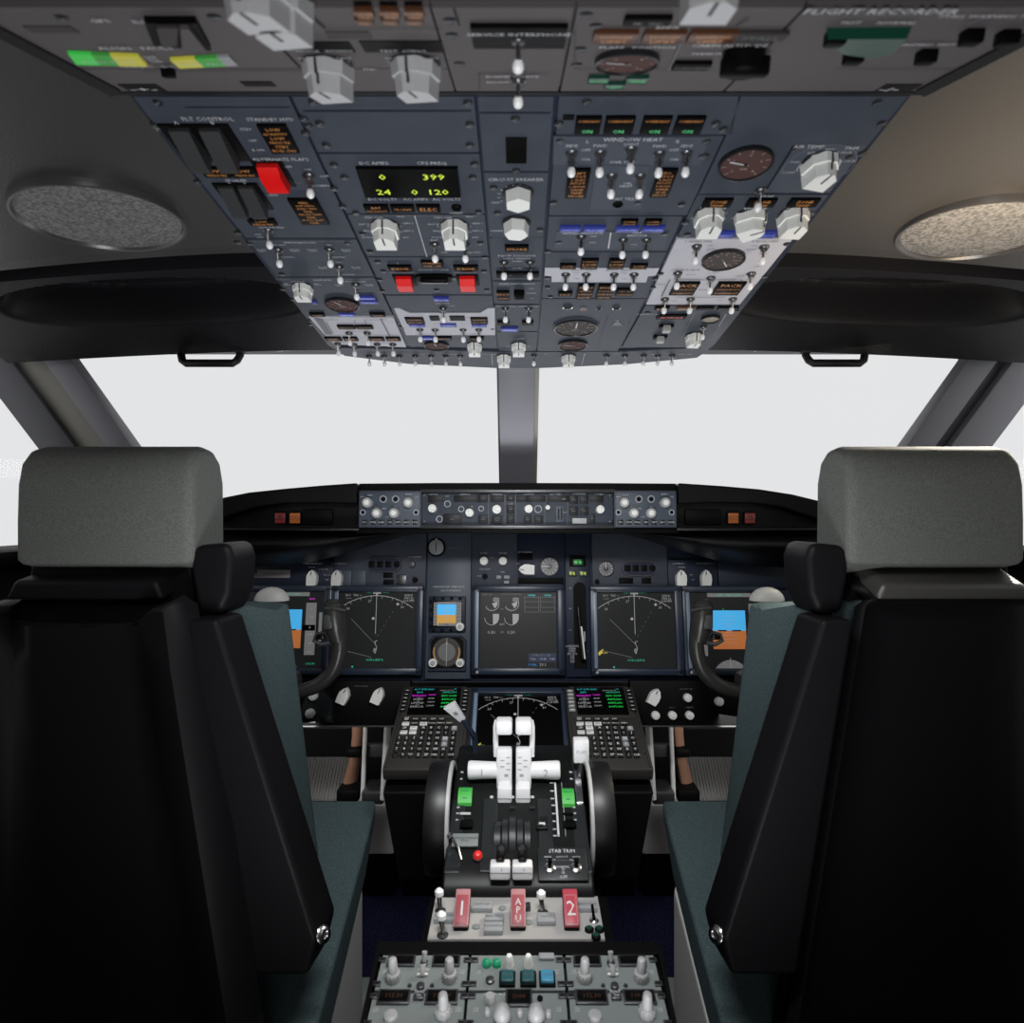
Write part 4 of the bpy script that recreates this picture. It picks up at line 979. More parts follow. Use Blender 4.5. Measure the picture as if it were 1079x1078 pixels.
add_text(mip, P0, [('AUTOBRAKE', 437, 587, .005), ('ANTISKID INOP', 480, 578, .005, 'label_grey'), ('HEADING REF SPEED BUG', 473, 618.5, .006, 'label_bright'), ('SELECT ALTERNATE', 475, 622.5, .005, 'label_bright'), ('N1 SET', 510, 583, .005), ('SPD REF', 530, 583, .005), ('AUTO', 518, 588, .004), ('FUEL FLOW', 511, 600, .0045), ('RATE', 505, 607, .004), ('MFD', 530, 603, .005), ('ENG', 526, 608, .005), ('SYS', 534, 608, .005), ('C/R', 534, 613, .0045), ('AUTO BRAKE', 553, 582, .005), ('RTO', 546, 594, .004)])
for x in (510, 530): add_knob(mip, P0, x, 591.5, .0098, .011, 'knob_white', 'knob_white')
add_knob(mip, P0, 511, 607.5, .006, .006, 'black', 'black')
for x0, y0, x1, y1, m in ((523, 606.5, 528, 610, 'knob_shade'), (531, 606.5, 537, 610, 'knob_shade'), (531, 612, 536.5, 615, 'knob_shade'), (547, 583, 561, 590, 'black'), (546, 609, 594, 615, 'black'), (546, 616, 592, 618, 'panel_slate')):
    add_box(mip, P0, x0, y0, x1, y1, .003, m, 'push_button' if m == 'knob_shade' else 'indicator_window')
add_knob(mip, P0, 555, 600.5, kind='pointer', rot=88)
def small_gauge(px, py, r, face='gauge_grey', needle=180, M0=P0, parent=mip):
    mb = MB(); mb.lathe([(r, 0), (r, .003), (r * .9, .0035)], 'gauge_ring', 28, caps=False); mb.disc((0, 0), r * .92, .002, face, 28)
    for k in range(12): a = R(k * 30); mb.line((r * .62 * math.cos(a), r * .62 * math.sin(a)), (r * .82 * math.cos(a), r * .82 * math.sin(a)), r * .08, .0024, 'label_white')
    a = R(needle); mb.line((0, 0), (r * .7 * math.cos(a), r * .7 * math.sin(a)), r * .1, .003, 'label_bright')
    mb.disc((0, 0), r * .3, .0026, 'gauge_ring', 12)
    return mb.build('gauge', parent, M0.place(*M0.at(px, py).to_2d()))
mat('gauge_pale', (.16, .16, .16), .4); small_gauge(579, 597, .022, 'gauge_pale', 180); small_gauge(638.5, 599.5, .018, 'gauge_pale', 95)
# landing gear module
add_box(mip, P0, 600, 585.5, 617, 597, .003, 'black', 'indicator_window'); 
for x0, y0, x1, y1, m in ((603.5, 589.5, 614.5, 596, 'green_glow'), (599, 601.5, 607, 607.5, 'yellow_glow'), (610.5, 601.5, 618.5, 607.5, 'yellow_glow')):
    c, w, h = rect_c(P0, x0, y0, x1, y1); mb = MB(); mb.box((0, 0, .002), (w, h, .004), 'green_dark', .0005); mb.text('GEAR' if m == 'green_glow' else 'LEFT', 0, 0, .0065, m, .0044); mb.text('NOSE' if m == 'green_glow' else '', 0, .005, .004, m, .0044)
    for s in (-1, 1): mb.box((s * w * .22, 0, .0041), (w * .22, h * .5, .0006), m)
    mb.build('annunciator_light', mip, P0.M @ Matrix.Translation(c))
mb = MB(); a, w, h = rect_c(P0, 604.5, 613, 618, 704); r = w / 2
P = [(r * math.cos(R(t)), h / 2 - r + r * math.sin(R(t))) for t in range(0, 181, 20)] + [(-r, -h / 2), (r, -h / 2)]
mb.prism(P, 0, .0012, 'black'); mb.build('lever_slot', mip, P0.M @ Matrix.Translation(a))
mb = MB(); p0 = P0.at(609, 640); p1 = P0.at(612, 694); mb.cone((p0.x - .001, p0.y, .012), (p1.x + .002, p1.y, .022), .004, .0045, 'black_gloss', 12)
q0 = P0.at(611.5, 660); q1 = P0.at(615, 694); mb.box(((q0.x + q1.x) / 2, (q0.y + q1.y) / 2, .026), (.0035, abs(q0.y - q1.y), .004), 'knob_white', .001, rot=Matrix.Rotation(R(5.5), 4, 'Z')); mb.box((q0.x + .007, q0.y - .022, .018), (.004, .022, .006), 'knob_shade', .001)
mb.build('gear_lever', mip, P0.M)['label'] = 'black gear lever with a white edge'
add_text(mip, P0, [('UP', 601, 620, .004), ('OFF', 600.5, 641.5, .004), ('DN', 601, 664, .004), ('LANDING\nGEAR\nLIMIT\nIAS KTS\n235\n270\n320', 603, 689, .0065), ('-', 619, 686, .008)])
# ---------------------------------------------------------------- display units
DU_W, DU_H = .169, .163
def nd_content(mb, W_, H_, k=1.0, dark=False):
    n = .0004; g = 'scr_grey'
    cx, cy = -.003, -.36 * H_; r = .83 * H_ * .98
    a0 = math.degrees(math.asin(min(1, W_ / 2 / r)))
    mb.arc((cx, cy), r, 90 - a0 * .94, 90 + a0 * .94, .0011, n, g, 30)
    for i in range(-6, 7):
        a = R(90 + i * 5.2 * 1.0)
        if abs(i) * 5.2 < a0: mb.line((cx + r * math.cos(a), cy + r * math.sin(a)), (cx + (r - (.006 if i % 2 else .003)) * math.cos(a), cy + (r - (.006 if i % 2 else .003)) * math.sin(a)), .0008, n, g)
    mb.line((cx, cy + .050), (cx, cy + r + .012), .0012, n, g)
    mb.disc((cx, cy + r + .002), .003, n * 1.5, g, 3); mb.disc((cx - .006, cy + .083), .0032, n, g, 8)
    mb.box((cx + .0005, cy + r + .008, n), (.017, .0075, .0004), g); mb.text('274', cx, cy + r + .008, .008, 'screen_black', .001)
    mb.text('TRK', cx - .018, cy + r + .008, .0065, 'scr_green', n); mb.text('MAG', cx + .019, cy + r + .008, .0065, 'scr_green', n)
    mb.text('GS 0   TAS ---', -W_ * .32, H_ * .46, .0065, g, n); mb.text('----/--', -W_ * .38, H_ * .42, .006, g, n)
    mb.text('KPDX\n1430.2z\n16.8 NM', W_ * .40, H_ * .42, .0068, g, n)
    for a, t in ((62, '30'), (97, '27'), (121, '24')): mb.text(t, cx + (r - .011) * math.cos(R(a)), cy + (r - .011) * math.sin(R(a)), .0075, g, n)
    mb.disc((cx + .047, cy + r * .86), .0035, n, g, 4)
    mb.line((cx - .054, cy + .082), (cx, cy + .028), .0008, n, 'scr_dim'); mb.line((cx - .075, cy + .016), (cx - .008, cy + .0), .0008, n, 'scr_dim')
    for i in range(6): a = (cx + .005 + i * .006, cy + .045 + i * .010); mb.line(a, (a[0] + .002, a[1] + .0035), .0007, n, 'scr_dim')
    mb.poly([(cx + .005, cy + .035), (cx - .001, cy + .033), (cx + .004, cy + .020), (cx + .001, cy + .008), (cx - .003, cy + .014)], .0012, n, g)
    mb.disc((cx, cy + .016), .0035, n * .9, 'scr_dim', 12)
    mb.text('VOR L', cx - .009, cy - .006, .0065, 'scr_green', n); mb.text('ADF R', cx + .010, cy - .006, .0065, 'scr_green', n)
    mb.quad([(cx - .083, cy + .010, n), (cx - .070, cy + .019, n), (cx - .073, cy + .010, n), (cx - .079, cy + .004, n)], 'scr_yellow')
    mb.text('WXR', -W_ * .42, -H_ * .30, .006, 'scr_yellow', n); mb.disc((-W_ * .30, -H_ * .485), .002, n, 'scr_green', 6)
def pfd_content(mb, W_, H_):
    n = .0004; u = W_ / 81
    X = lambda px: (px - 40.5) * u; Y = lambda py: (39.5 - py) * u
    mb.box((X(42), Y(3), n), (46 * u, 4 * u, n), 'scr_tape'); mb.text('CMD   VNAV   LNAV', X(42), Y(3), .006, 'scr_green', n * 3)
    mb.rect(X(23), Y(40), X(58), Y(19), n, 'scr_sky'); mb.rect(X(23), Y(59), X(58), Y(40), n, 'scr_brown')
    for i in (-14, -10, -6, -3, 3, 6, 10, 14): w = 8 if i % 2 == 0 else 4; mb.line((X(40 - w), Y(39 + i)), (X(40 + w), Y(39 + i)), .0006, n * 2, 'scr_grey')
    mb.box((X(33), Y(40), n * 3), (9 * u, 1.3 * u, n), 'screen_black'); mb.box((X(48), Y(40), n * 3), (9 * u, 1.3 * u, n), 'screen_black'); mb.text('1', X(35), Y(18), .008, 'scr_lime', n * 3)
    mb.rect(X(6), Y(66), X(17), Y(12), n, 'scr_tape'); mb.rect(X(62), Y(66), X(73), Y(12), n, 'scr_tape')
    for i in range(6):
        mb.text(str(30 + i * 10), X(11), Y(18 + i * 9), .006, 'scr_grey', n * 2); mb.text(str(i * 100), X(68), Y(18 + i * 9), .006, 'scr_grey', n * 2)
    mb.box((X(66), Y(38), n * 3), (13 * u, 6 * u, n), 'screen_black'); mb.text('0', X(67), Y(38), .009, 'scr_grey', n * 5); mb.text('2992 IN', X(69), Y(75), .006, 'scr_green', n)
    mb.rect(X(76), Y(52), X(79.5), Y(22), n, 'scr_tape'); mb.text('8000', X(68), Y(8), .0065, 'scr_magenta', n)
    P = [(X(40) + 21 * u * math.cos(R(a)), Y(95) + 25 * u * math.sin(R(a)), n) for a in range(32, 149, 9)]
    mb.quad([(x, max(y, Y(79)), z) for x, y, z in P], 'scr_tape'); mb.line((X(40), Y(79)), (X(40), Y(68)), .001, n * 2, 'scr_grey')
    mb.text('27', X(34), Y(74), .005, 'scr_grey', n * 2); mb.text('30', X(47), Y(74), .005, 'scr_grey', n * 2)
def eng_content(mb, W_, H_):
    n = .0004; u = W_ / 82; X = lambda px: (px - 41) * u; Y = lambda py: (39.5 - py) * u; g = 'scr_grey'
    mb.text('TAT  18c', X(8), Y(2.5), .0055, 'scr_dim', n); mb.line((X(22), Y(2)), (X(45), Y(2)), .0006, n, 'scr_dim')
    for cx in (13, 34):
        c = (X(cx), Y(12)); mb.arc(c, 7.6 * u, -150, 60, .001, n, g, 18)
        for i in range(9): a = R(-150 + i * 26); mb.line((c[0] + 5.8 * u * math.cos(a), c[1] + 5.8 * u * math.sin(a)), (c[0] + 7.5 * u * math.cos(a), c[1] + 7.5 * u * math.sin(a)), .0007, n, g)
        mb.quad([(c[0], c[1], n), (c[0] + 6 * u, c[1] + 2 * u, n), (c[0] + 5.5 * u, c[1] - 2 * u, n), (c[0] + 3 * u, c[1] - 5 * u, n)], g)
        mb.box((c[0] + 4.5 * u, c[1] + 4 * u, n), (6.5 * u, 4 * u, n), 'scr_dim'); mb.text('20.4', c[0] + 4.5 * u, c[1] + 4 * u, .005, 'screen_black', .0009)
        c = (X(cx), Y(27)); mb.arc(c, 7.6 * u, 180, 285, .001, n, g, 14)
        mb.quad([(c[0] + 1 * u, c[1] + 4 * u, n), (c[0] + 7.6 * u, c[1] + 4 * u, n)] + [(c[0] + 7.6 * u * math.cos(R(a)), c[1] + 7.6 * u * math.sin(R(a)), n) for a in (0, -20, -40, -60, -80)], g)
        for j in range(4): mb.line((X(cx + 2), Y(25 + j * 1.6)), (X(cx + 7), Y(25 + j * 1.6)), .0004, n * 2, 'scr_dim')
        mb.text('0.30' if cx < 20 else '0.30', X(cx - .5), Y(42.5), .010, g, n)
    mb.text('N1', X(24), Y(18), .005, 'scr_dim', n); mb.text('EGT', X(24), Y(34), .006, g, n); mb.text('FF', X(24), Y(42.5), .0075, 'scr_dim', n)
    for x0, x1 in ((48, 63), (65, 80)):
        for y in (5.5, 10, 16, 21): mb.line((X(x0), Y(y)), (X(x1), Y(y)), .0006, n, 'scr_dim')
        for x in (x0, x1): mb.line((X(x), Y(4)), (X(x), Y(21)), .0006, n, 'scr_dim')
        mb.text('UPPER', X((x0 + x1) / 2), Y(3.5), .006, 'scr_cyan', n)
    mb.rect(X(52), Y(73), X(81), Y(64), n * .6, 'scr_navy'); mb.text('FUEL QTY  LBS', X(66), Y(66), .006, 'scr_dim', n * 2)
    for x, t in ((57, '9.36'), (67, '10.38'), (77, '9.40')): mb.text(t, X(x), Y(70), .0065, g, n * 2)
    mb.text('TOTAL', X(56), Y(76), .006, 'scr_blue', n * 2); mb.text('29.1', X(67), Y(76), .009, g, n * 2)
def display_unit(F, cx, cy, content, lab, group='flat cockpit display screens', scr='screen', w=DU_W, h=DU_H, edge=True):
    c = F.at(cx, cy); M = F.M @ Matrix.Translation((c.x, c.y, 0))
    t = thing('display_unit', lab, 'display', M, group)
    bw, bh = w + .034, h + .030; mb = MB(); d = .014
    for s in (-1, 1):
        mb.box((s * (w / 2 + .0085), -.0005, d / 2), (.017, bh, d), 'bezel_navy', .0035); mb.box((0, s * (h / 2 + .0075), d / 2), (bw, .015, d), 'bezel_navy', .0035)
    mb.build('bezel', t, M)
    mb = MB(); mb.box((-(w / 2 + .0055), 0, d), (.0075, h, .0016), 'bezel_edge', .0006); mb.lathe([(.0032, 0), (.003, .0015)], 'knob_grey', 12, Matrix.Translation((-(w / 2 + .004), -h / 2 - .0085, d)))
    mb.build('light_sensor_strip', t, M)
    mb = MB(Matrix.Translation((0, 0, .0065))); mb.rect(-w / 2, -h / 2, w / 2, h / 2, 0, scr); content(mb, w, h); mb.build('screen', t, M)
    return t
display_unit(MP, 301, 663, pfd_content, 'outermost flat screen below the pale placard, mostly hidden behind a seat back')
display_unit(MP, 397.8, 663.5, nd_content, 'flat screen with a white compass arc, left of the little standby display')
display_unit(MP, 546, 663.5, eng_content, 'flat screen in the panel middle showing round engine gauges')
display_unit(MP, 670, 664, nd_content, 'flat screen with a white compass arc, right of the landing gear lever slot')
display_unit(MP, 767.5, 664, pfd_content, 'flat screen showing blue sky over brown ground, partly behind the yoke and seat')
# standby instruments
t = thing('standby_display', 'small square standby display with blue and ochre horizon above the round compass dial', 'display', P0.M @ Matrix.Translation(P0.at(471, 648)))
c, w, h = rect_c(P0, 452, 628.5, 491, 666); mb = MB(); mb.box((0, 0, .004), (w, h, .010), 'panel_navy', .003)
for x in (-.35, -.12, .12, .35):
    for y in (-.44, .44): mb.box((x * w, y * h, .0095), (.007, .006, .003), 'black', .001)
    mb.box((-.44 * w, x * h, .0095), (.005, .008, .003), 'black', .001)
mb.build('bezel', t, P0.M @ Matrix.Translation(c))
c, w, h = rect_c(P0, 456, 633, 487, 661); mb = MB(); u = w / 31; mb.box((0, 0, 0), (w, h, .002), 'screen_black', .0006); n = .0014
mb.rect(-10.5 * u, -12 * u, 9.5 * u, 10 * u, n, 'scr_ochre'); mb.rect(-10.5 * u, -1 * u, 9.5 * u, 10 * u, n * 1.1, 'scr_sky'); mb.rect(-10.5 * u, 10.2 * u, 9.5 * u, 12.5 * u, n, 'scr_tape')
mb.rect(-14 * u, -12 * u, -10.8 * u, 12 * u, n, 'scr_dim'); mb.rect(9.8 * u, -12 * u, 15 * u, 12 * u, n, 'scr_dim'); mb.rect(-9 * u, -12.4 * u, 9 * u, -9.5 * u, n * 1.2, 'scr_dim')
for i in range(-3, 4): mb.line((-3 * u, i * 2.6 * u), (3 * u, i * 2.6 * u), .0005, n * 1.3, 'scr_grey'); mb.text(str(60 + i * 10), -12.4 * u, i * 3.4 * u, .0045, 'screen_black', n * 1.3); mb.text(str(300 + i * 20), 12.4 * u, i * 3.4 * u, .0045, 'screen_black', n * 1.3)
mb.line((0, -5 * u), (0, 8 * u), .0006, n * 1.3, 'scr_grey'); mb.text('274', 0, -11 * u, .0045, 'screen_black', n * 1.4); mb.text('STD', 0, 11.4 * u, .004, 'scr_grey', n * 1.4)
mb.build('screen', t, P0.M @ Matrix.Translation((c.x, c.y, .0095)))
add_knob(t, Frame(P0.o + P0.n * .006, P0.v), 485, 660.5, .0095, .012, 'knob_white', 'knob_grey')
t = thing('standby_compass', 'round grey standby compass dial with two white knobs, under the small blue and ochre display', 'gauge', P0.M @ Matrix.Translation(P0.at(471, 688)))
c, w, h = rect_c(P0, 451.5, 669.5, 491.5, 707.5); mb = MB(); o8 = .28
P = [(-w / 2 + o8 * w * .5, h / 2), (w / 2 - o8 * w * .5, h / 2), (w / 2, h / 2 - o8 * h * .5), (w / 2, -h / 2), (-w / 2, -h / 2), (-w / 2, h / 2 - o8 * h * .5)]
mb.prism(P, 0, .007, 'panel_navy', inset=.002); mb.prism([(p[0] * .86, p[1] * .86 + .002) for p in P], .0065, .0075, 'black'); mb.build('bezel', t, P0.M @ Matrix.Translation(c))
mb = MB(); r = .031; mb.disc((0, 0), r, .0078, 'gauge_grey', 36); mb.disc((0, 0), r * .62, .0080, 'gauge_pale', 36)
for k in range(36): a = R(k * 10); mb.line((r * .80 * math.cos(a), r * .80 * math.sin(a)), (r * (.93 if k % 3 else .98) * math.cos(a), r * (.93 if k % 3 else .98) * math.sin(a)), .0006, .0083, 'label_grey')
mb.arc((0, 0), r * .9, -35, 20, .0015, .0084, 'scr_ochre', 10); mb.arc((0, 0), r * .9, 160, 215, .0015, .0084, 'scr_ochre', 10)
mb.line((0, -r * .95), (0, r * .95), .0016, .0088, 'knob_grey'); mb.quad([(-.003, r * .55, .0089), (.003, r * .55, .0089), (0, r * .8, .0089)], 'knob_grey')
mb.build('dial', t, P0.M @ Matrix.Translation(P0.at(471, 687)))
for x in (456.5, 485): add_knob(t, Frame(P0.o + P0.n * .006, P0.v), x, 698.5, .0098, .012, 'knob_white', 'knob_grey')

# ---------------------------------------------------------------- lower knee panels
LP = frame_py(740, 1.42, (0, .16, .987))
for x0, x1, s in ((236, 432, -1), (664, 858, 1)):
    c, w, h = rect_c(LP, x0, 717, x1, 765)
    lab = 'black knee panel with white pointer knobs beside the %s' % ('display unit keyboard nearest the green stab trim scale' if 0 else ('seat with the speed brake lever side' if 0 else 'copper pedal arm'))
    lab = 'black knee panel with two pointed white knobs, left under the screens' if s < 0 else 'black knee panel with one pointed and several round white knobs, right under the screens'
    t = thing('knee_console', lab, 'control panel', LP.M @ Matrix.Translation(c), 'knee panels under the screens')
    mb = MB(); mb.box((c.x, c.y, -.012), (w, h, .024), 'black', .002); FACE[t.name] = (mb, LP.M)
    mb = MB(); mb.box((c.x, c.y - h / 2, -.005), (w, .003, .022), 'guard_grey', .001); mb.build('bottom_edge', t, LP.M)
    if s < 0:
        for x in (363, 399): add_knob(t, LP, x, 733, kind='pointer', rot=-22)
        mb = MB(); c2, w2, h2 = rect_c(LP, 318, 726, 352, 762); mb.prism([(-w2 / 2, -h2 / 2), (w2 / 2, -h2 / 2), (w2 / 2, h2 * .2), (w2 * .2, h2 / 2), (-w2 * .3, h2 / 2), (-w2 / 2, 0)], 0, .008, 'quad_slate', inset=.003); mb.build('side_plate', t, LP.M @ Matrix.Translation(c2))
        LP2 = Frame(LP.o + LP.n * .008, LP.v); add_knob(t, LP2, 327.5, 751.5, .0098, .012, 'knob_white', 'knob_white'); add_knob(t, LP2, 331, 733, .0098, .012, 'knob_white', 'knob_white')
        add_box(t, LP2, 338, 755, 348, 761, .003, 'quad_black', 'push_button')
        add_text(t, LP, [('DISPLAY BRIGHT', 381, 723, .004, 'label_grey')])
    else:
        add_knob(t, LP, 689, 734, kind='pointer', rot=-28)
        p = LP.at(688.5, 734)
        for x, y in ((724, 735), (690.3, 753.5), (708, 753.5), (726, 753.5)): add_knob(t, LP, x, y, .0090, .012, 'knob_white', 'knob_white')
        add_knob(t, LP, 757, 739, .0095, .012, 'knob_white', 'knob_white')
        add_text(t, LP, [('BACKGROUND', 723, 726, .004, 'label_grey'), ('CIRCUIT', 708, 745.5, .004, 'label_grey'), ('UPPER DU', 726, 745.5, .004, 'label_grey')])

for tn, (f, M) in FACE.items():
    f.build('face_plate', bpy.data.objects[tn], M)
# ================================================================ forward pedestal: keyboards and lower screen
FP = frame_py(725, 1.35, (0, 1, .39))
LD = frame_py(765, 1.30, (0, 1, .75))
def make_cdu(side, lab):
    ax = (-.2600, -.1075) if side < 0 else (.1075, .2590)
    mx = sum(ax) / 2; py = 765.5
    c = FP.at(CX + mx * (py - 266), py); M = FP.M @ Matrix.Translation((c.x, c.y, .004))
    t = thing('control_display_unit', lab, 'keyboard unit', M, 'pedestal keyboard units')
    w, h = .139, .232; mb = MB(); mb.box((0, 0, -.012), (w, h, .024), 'cdu_body', .004)
    mb.box((0, .065, .001), (w - .020, .098, .003), 'cdu_body', .0015)
    for s in (-1, 1): mb.box((s * (w / 2 - .004), 0, .001), (.005, h - .01, .004), 'cdu_body', .001)
    mb.build('body', t, M)
    mb = MB(); sw, sh = .098, .084; mb.box((0, 0, 0), (sw, sh, .003), 'screen_black', .001); n = .0018
    mb.text('ACT RTE LEGS', -.025, .034, .0062, 'scr_cyan', n); mb.text('1/2', .036, .035, .005, 'scr_cyan', n)
    rows = (('260', 'scr_cyan', '', '', '.84/FL350', 'scr_green'), ('WAVEY', 'scr_magenta', '12NM', 'scr_magenta', '250/ 6000', 'scr_lime'), ('SHIPP', 'scr_grey', '8NM', 'scr_grey', '.84/FL350', 'scr_lime'), ('LINND', 'scr_grey', '14NM', 'scr_grey', '.84/FL350', 'scr_lime'), ('ERRCA', 'scr_grey', '22NM', 'scr_grey', '.84/FL350', 'scr_lime'))
    for i, (a, ca, b, cb, d, cd) in enumerate(rows):
        y = .0245 - i * .0112
        mb.text(a, -.033, y, .0085, ca, n); 
        if ca == 'scr_grey': mb.text('234', -.033, y + .0050, .0045, ca, n)
        if b: mb.text(b, -.008, y + .003, .006, cb, n)
        mb.text(d, .026, y, .0075, cd, n)
    mb.text('RNP/ACTUAL', .020, .0305, .0045, 'scr_grey', n)
    mb.build('screen', t, M @ Matrix.Translation((0, .067, .003)))
    for s in (-1, 1):
        for i in range(6):
            def lk(mb): mb.box((0, 0, .002), (.0125, .0065, .004), 'knob_shade' if side > 0 and s < 0 else 'cdu_key', .001); mb.box((0, 0, .0042), (.006, .0009, .0003), 'key_legend'); return 'line_select_key'
            inst('lsk%d' % (side * 2 + s), lk, t, M @ Matrix.Translation((s * .0585, .096 - i * .0118, .002)))
    names = [['INIT\nREF', 'RTE', 'CLB', 'CRZ', 'DES', ''], ['MENU', 'LEGS', 'DEP\nARR', 'HOLD', 'PROG', 'EXEC'], ['N1\nLIM', 'FIX', '', '', '', ''], ['PREV', 'NEXT', '', '', '', '']]
    def key(lbl, w_, h_, m_='cdu_key', tm='key_legend'):
        def f(mb):
            mb.box((0, 0, .0018), (w_, h_, .0036), m_, .0009)
            if lbl: mb.text(lbl, 0, 0, min(.0062, h_ * .62) if len(lbl) > 2 else .0082, tm, .0040)
            return 'key'
        return f
    y0 = .012
    cols = [-.047, -.0305, -.014, .0025, .019, .0355]
    for r, row in enumerate(names):
        for cc, lbl in enumerate(row):
            if not lbl: continue
            hot = (r, cc) in ((1, 0), (1, 2), (2, 1), (3, 0), (3, 1)) or (side > 0 and (r, cc) == (1, 1))
            inst('key' + lbl + str(hot), key(lbl, .0135, .0085, 'knob_white' if hot else 'cdu_key', 'label_dark' if hot else 'key_legend'), t, M @ Matrix.Translation((cols[cc], y0 - r * .0118, .0)))
    letters = 'ABCDEFGHIJKLMNOPQRSTUVWXYZ'
    k = 0
    for r in range(6):
        for cc in range(5):
            lbl = letters[k] if k < 26 else ('SP', 'DEL', '/', 'CLR')[k - 26]; k += 1
            wide = (r, cc) in ((2, 3), (3, 3), (0, 4))
            inst('key' + lbl + str(wide), key(lbl, .0105, .0105, 'knob_shade' if wide else 'cdu_key'), t, M @ Matrix.Translation((-.012 + cc * .0142, y0 - .0245 - r * .0142, 0)))
    for r in range(4):
        for cc in range(3):
            lbl = ('1', '2', '3', '4', '5', '6', '7', '8', '9', '.', '0', '+/-')[r * 3 + cc]
            def nk(mb, lbl=lbl): mb.lathe([(.0058, 0), (.0056, .003), (.0048, .0036)], 'cdu_key', 14); mb.text(lbl, 0, 0, .0082, 'key_legend', .0040); return 'key'
            inst('num' + lbl, nk, t, M @ Matrix.Translation((-.0525 + cc * .0135, y0 - .0520 - r * .0142, 0)))
    mb = MB(); 
    for s in (-1, 1): mb.box((s * .0605, -.028, .002), (.003, .10, .003), 'guard_grey', .0008)
    mb.build('side_rail', t, M)
    return t
make_cdu(-1, 'black flight computer keyboard with green text screen, partly behind the white speed brake handle')
make_cdu(1, 'black flight computer keyboard with green text screen, behind the white flap lever handle')
display_unit(LD, 547.5, 768, lambda mb, w, h: nd_content(mb, w, h), 'lowest flat screen, black with a compass arc, behind the white thrust levers', scr='screen_black', w=.165, h=.150)

# pedestal housing below the keyboards
ped = thing('control_pedestal', 'black pedestal housing carrying the keyboards, levers and trim wheels', 'pedestal', (0, 1.0, 0))
def prism_x(mb, poly, x0, x1, m):
    k = len(poly); vs = [(x0, p[0], p[1]) for p in poly] + [(x1, p[0], p[1]) for p in poly]
    mb.raw(vs, [tuple(range(k)), tuple(reversed(range(k, 2 * k)))] + [(i, i + k, (i + 1) % k + k, (i + 1) % k) for i in range(k)], m)
for sx in (-1, 1):
    mb = MB(); k = 5; P = [(1.135, .620), (1.37, .712), (1.40, .68), (1.40, .42), (1.135, .47)]
    xo = [.232, .232, .232, .205, .205]
    mb.raw([(sx * xo[i], p[0], p[1]) for i, p in enumerate(P)] + [(sx * .1, p[0], p[1]) for p in P], [tuple(range(k)), tuple(reversed(range(k, 2 * k)))] + [(i, i + k, (i + 1) % k + k, (i + 1) % k) for i in range(k)], 'black'); mb.build('upper_housing', ped, bevel=.004)
mb = MB(); prism_x(mb, [(1.18, .54), (1.40, .66), (1.40, .30), (1.18, .42)], -.1, .1, 'black'); mb.build('middle_housing', ped)
mb = MB(); prism_x(mb, [(1.90, 0), (1.90, .62), (2.25, .62), (2.25, 0)], -.33, .33, 'black'); mb.build('nose_box', ped)
mb = MB(); prism_x(mb, [(.90, .555), (1.18, .555), (1.18, .12), (.90, .12)], -.118, .118, 'black'); mb.build('lower_housing', ped, bevel=.004)
mb = MB(); prism_x(mb, [(.76, .50), (.90, .54), (1.14, .54), (1.14, 0), (.76, 0)], -.085, .085, 'black'); mb.build('foot', ped)

# ================================================================ throttle quadrant
tq = thing('throttle_quadrant', 'black throttle quadrant with white thrust levers and two dark trim wheels on the pedestal', 'throttle quadrant', (0, 1.0, .60))
prof = [(.862, .600), (.868, .612), (.885, .624), (.915, .632), (.945, .646), (.975, .660), (1.01, .674), (1.05, .688), (1.09, .698), (1.125, .702), (1.155, .694), (1.17, .670), (1.17, .56), (.862, .56)]
def top_at(y):
    for (a, za), (b, zb) in zip(prof[1:], prof[2:11]):
        if a <= y <= b: return lerp(za, zb, (y - a) / (b - a))
    return .70
mb = MB(); prism_x(mb, prof, -.100, .100, 'quad_black'); mb.build('cover', tq, bevel=.004)
# raised curved lands beside the slots
mb = MB()
for x0, x1, m_, dz in ((-.099, -.078, 'quad_slate', .001), (-.052, -.030, 'quad_slate', .0025), (.028, .050, 'quad_slate', .0025), (.078, .099, 'quad_slate', .001)):
    ys = [.88 + i * .0115 for i in range(0, 11)]
    P = [(y, top_at(y) + dz) for y in ys] + [(y, top_at(y) - .01) for y in reversed(ys)]
    prism_x(mb, P, x0, x1, m_); mb.build('raised_land', tq, bevel=.002); mb = MB()
for x, w, rr, mm in ((-.030, .010, .030, 'quad_slate'), (-.019, .009, .033, 'charcoal'), (-.0085, .010, .036, 'quad_slate'), (.002, .009, .033, 'charcoal'), (.0125, .009, .030, 'quad_slate')):
    mb = MB(); mb.cone((x - w / 2, .948, top_at(.948) - .022), (x + w / 2, .948, top_at(.948) - .022), rr, rr, mm, 40); mb.build('centre_drum', tq, bevel=.0015)
mb = MB(); mb.box((-.0085, .928, top_at(.948) + .0062), (.007, .007, .002), 'label_grey', rot=Matrix.Rotation(R(30), 4, 'X')); mb.build('drum_mark', tq)
